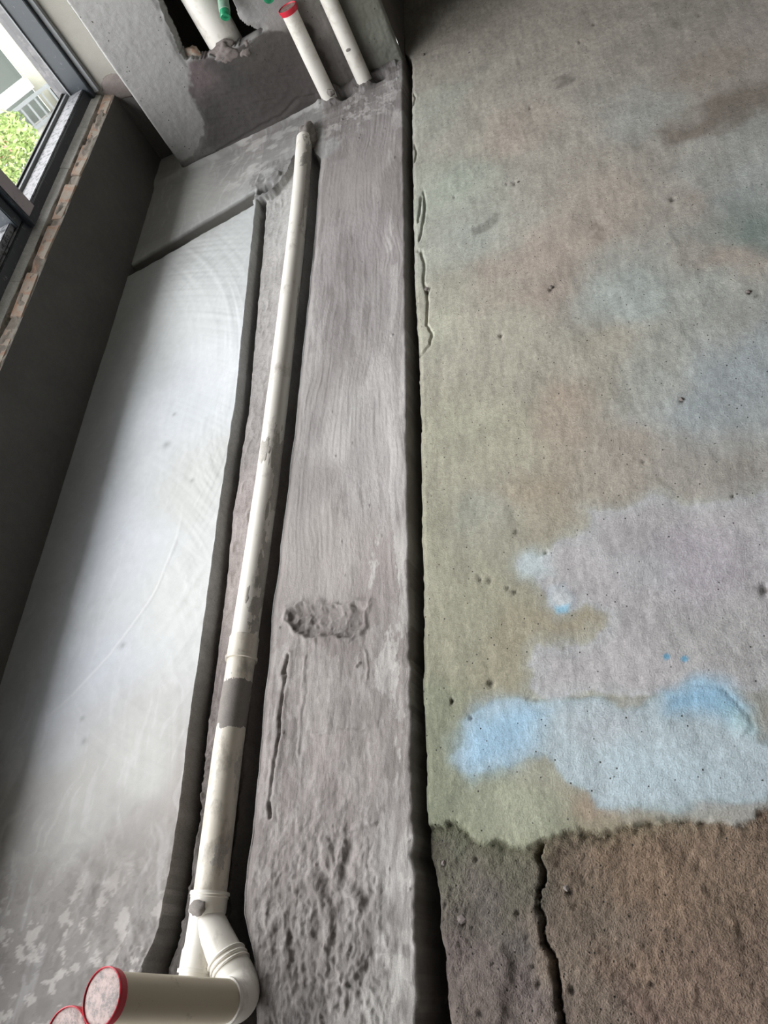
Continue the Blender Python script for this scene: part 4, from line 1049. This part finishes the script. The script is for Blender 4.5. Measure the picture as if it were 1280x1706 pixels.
hbox('pier', u_p, u_p + 2.6, 0.0, 0.5, GZ, 3.2, M['ocream'])
hbox('back_wall', u_p - 4.0, u_p, 1.2, 1.4, GZ, 3.2, M['ogrey'])
hbox('upper_wall', u_p - 4.0, u_p, 0.1, 1.2, fac(0, 35)[1] + 0.1, 3.2, M['ocream'])
cp = hbox('coping', u_p - 4.0, u_p + 0.02, -0.12, 0.16, w_c - 0.06, w_c + 0.05, M['owhite'])
w_b = fac(60, 205)[1]
rl = hbox('railing', u_p - 1.1, u_p + 0.5, -0.22, -0.18, w_b - 0.02, w_b + 0.03, M['orail'])
hbox('top_bar', u_p - 1.1, u_p + 0.5, -0.22, -0.18, w_c - 0.13, w_c - 0.09, M['orail'], rl)
for k in range(15):
    uu = u_p - 1.1 + 1.6 * k / 14
    hbox('baluster', uu - 0.014, uu + 0.014, -0.215, -0.185, w_b, w_c - 0.1, M['orail'], rl)
hbox('parapet', u_p - 4.0, u_p + 0.5, -0.16, 0.1, GZ, w_b - 0.02, M['opave'])
u_s = fac(83, 180)[0]
hbox('stone_block', u_s, u_s + 0.55, -0.5, 0.0, GZ, fac(90, 180)[1], M['ostone'])
hbox('wall_box', fac(93, 155)[0] - 0.04, fac(93, 155)[0] + 0.04, -0.06, 0.0, fac(93, 155)[1] - 0.08, fac(93, 155)[1] + 0.08, M['seal'])
# shrub in front of it
def shrub(px, py, back, h, rad, n, seed, lab):
    d = RW @ np.array([(px - 640.0) / F_PX, -(py - 853.0) / F_PX, -1.0]); t = (12.0 + back) / float(d @ FD)
    c = CAM + t * d
    e = empty('shrub', (c[0], c[1], GZ)); prop(e, lab, 'shrub')
    r_ = random.Random(seed); V = []; Fc = []
    for k in range(n):
        while True:
            q_ = Vector((r_.uniform(-1, 1), r_.uniform(-1, 1), r_.uniform(-1, 1)))
            if q_.length < 1: break
        p_ = Vector((c[0] + q_.x * rad, c[1] + q_.y * rad, c[2] + q_.z * h * (1 - 0.3 * abs(q_.x))))
        a_ = Vector((r_.gauss(0, 1), r_.gauss(0, 1), r_.gauss(0, 0.6))).normalized(); b_ = a_.cross(Vector((r_.gauss(0, 1), r_.gauss(0, 1), r_.gauss(0, 1)))).normalized()
        L_ = r_.uniform(0.022, 0.045); m_ = len(V)
        V += [p_ - a_ * L_, p_ + b_ * L_ * 0.42, p_ + a_ * L_, p_ - b_ * L_ * 0.42]; Fc.append((m_, m_ + 1, m_ + 2, m_ + 3))
    fo = mesh('foliage', V, Fc, M['oleaf'], e); fo['kind'] = 'stuff'
    for k in range(5):
        an = k * 1.3
        tube('stem', [(c[0] + 0.05 * math.cos(an), c[1] + 0.05 * math.sin(an), GZ), (c[0] + rad * 0.4 * math.cos(an), c[1] + rad * 0.4 * math.sin(an), c[2])], [0.02, 0.008], M['ostem'], e, 8)
shrub(28, 275, -2.5, 0.50, 0.46, 3200, 1, 'broad bright green shrub outside the window')
shrub(24, 213, -1.6, 0.24, 0.17, 420, 2, 'small upright green shrub top beside the neighbouring railing')
# pink parasol standing left of the shrub
d = RW @ np.array([(-2 - 640.0) / F_PX, -(238 - 853.0) / F_PX, -1.0]); t = 11.0 / float(d @ FD); c = CAM + t * d
pe = empty('parasol', (c[0], c[1], GZ)); prop(pe, 'folded pink garden parasol at the left edge beyond the shrub', 'parasol')
lathe('canopy', (c[0], c[1], c[2] - 0.2), (0, 0, 1), [(0.0, 0.14), (0.05, 0.17), (0.2, 0.13), (0.34, 0.06), (0.4, 0.01)], M['opink'], pe, 14)
tube('pole', [(c[0], c[1], GZ), (c[0], c[1], c[2] + 0.25)], 0.02, M['owhite'], pe, 10)
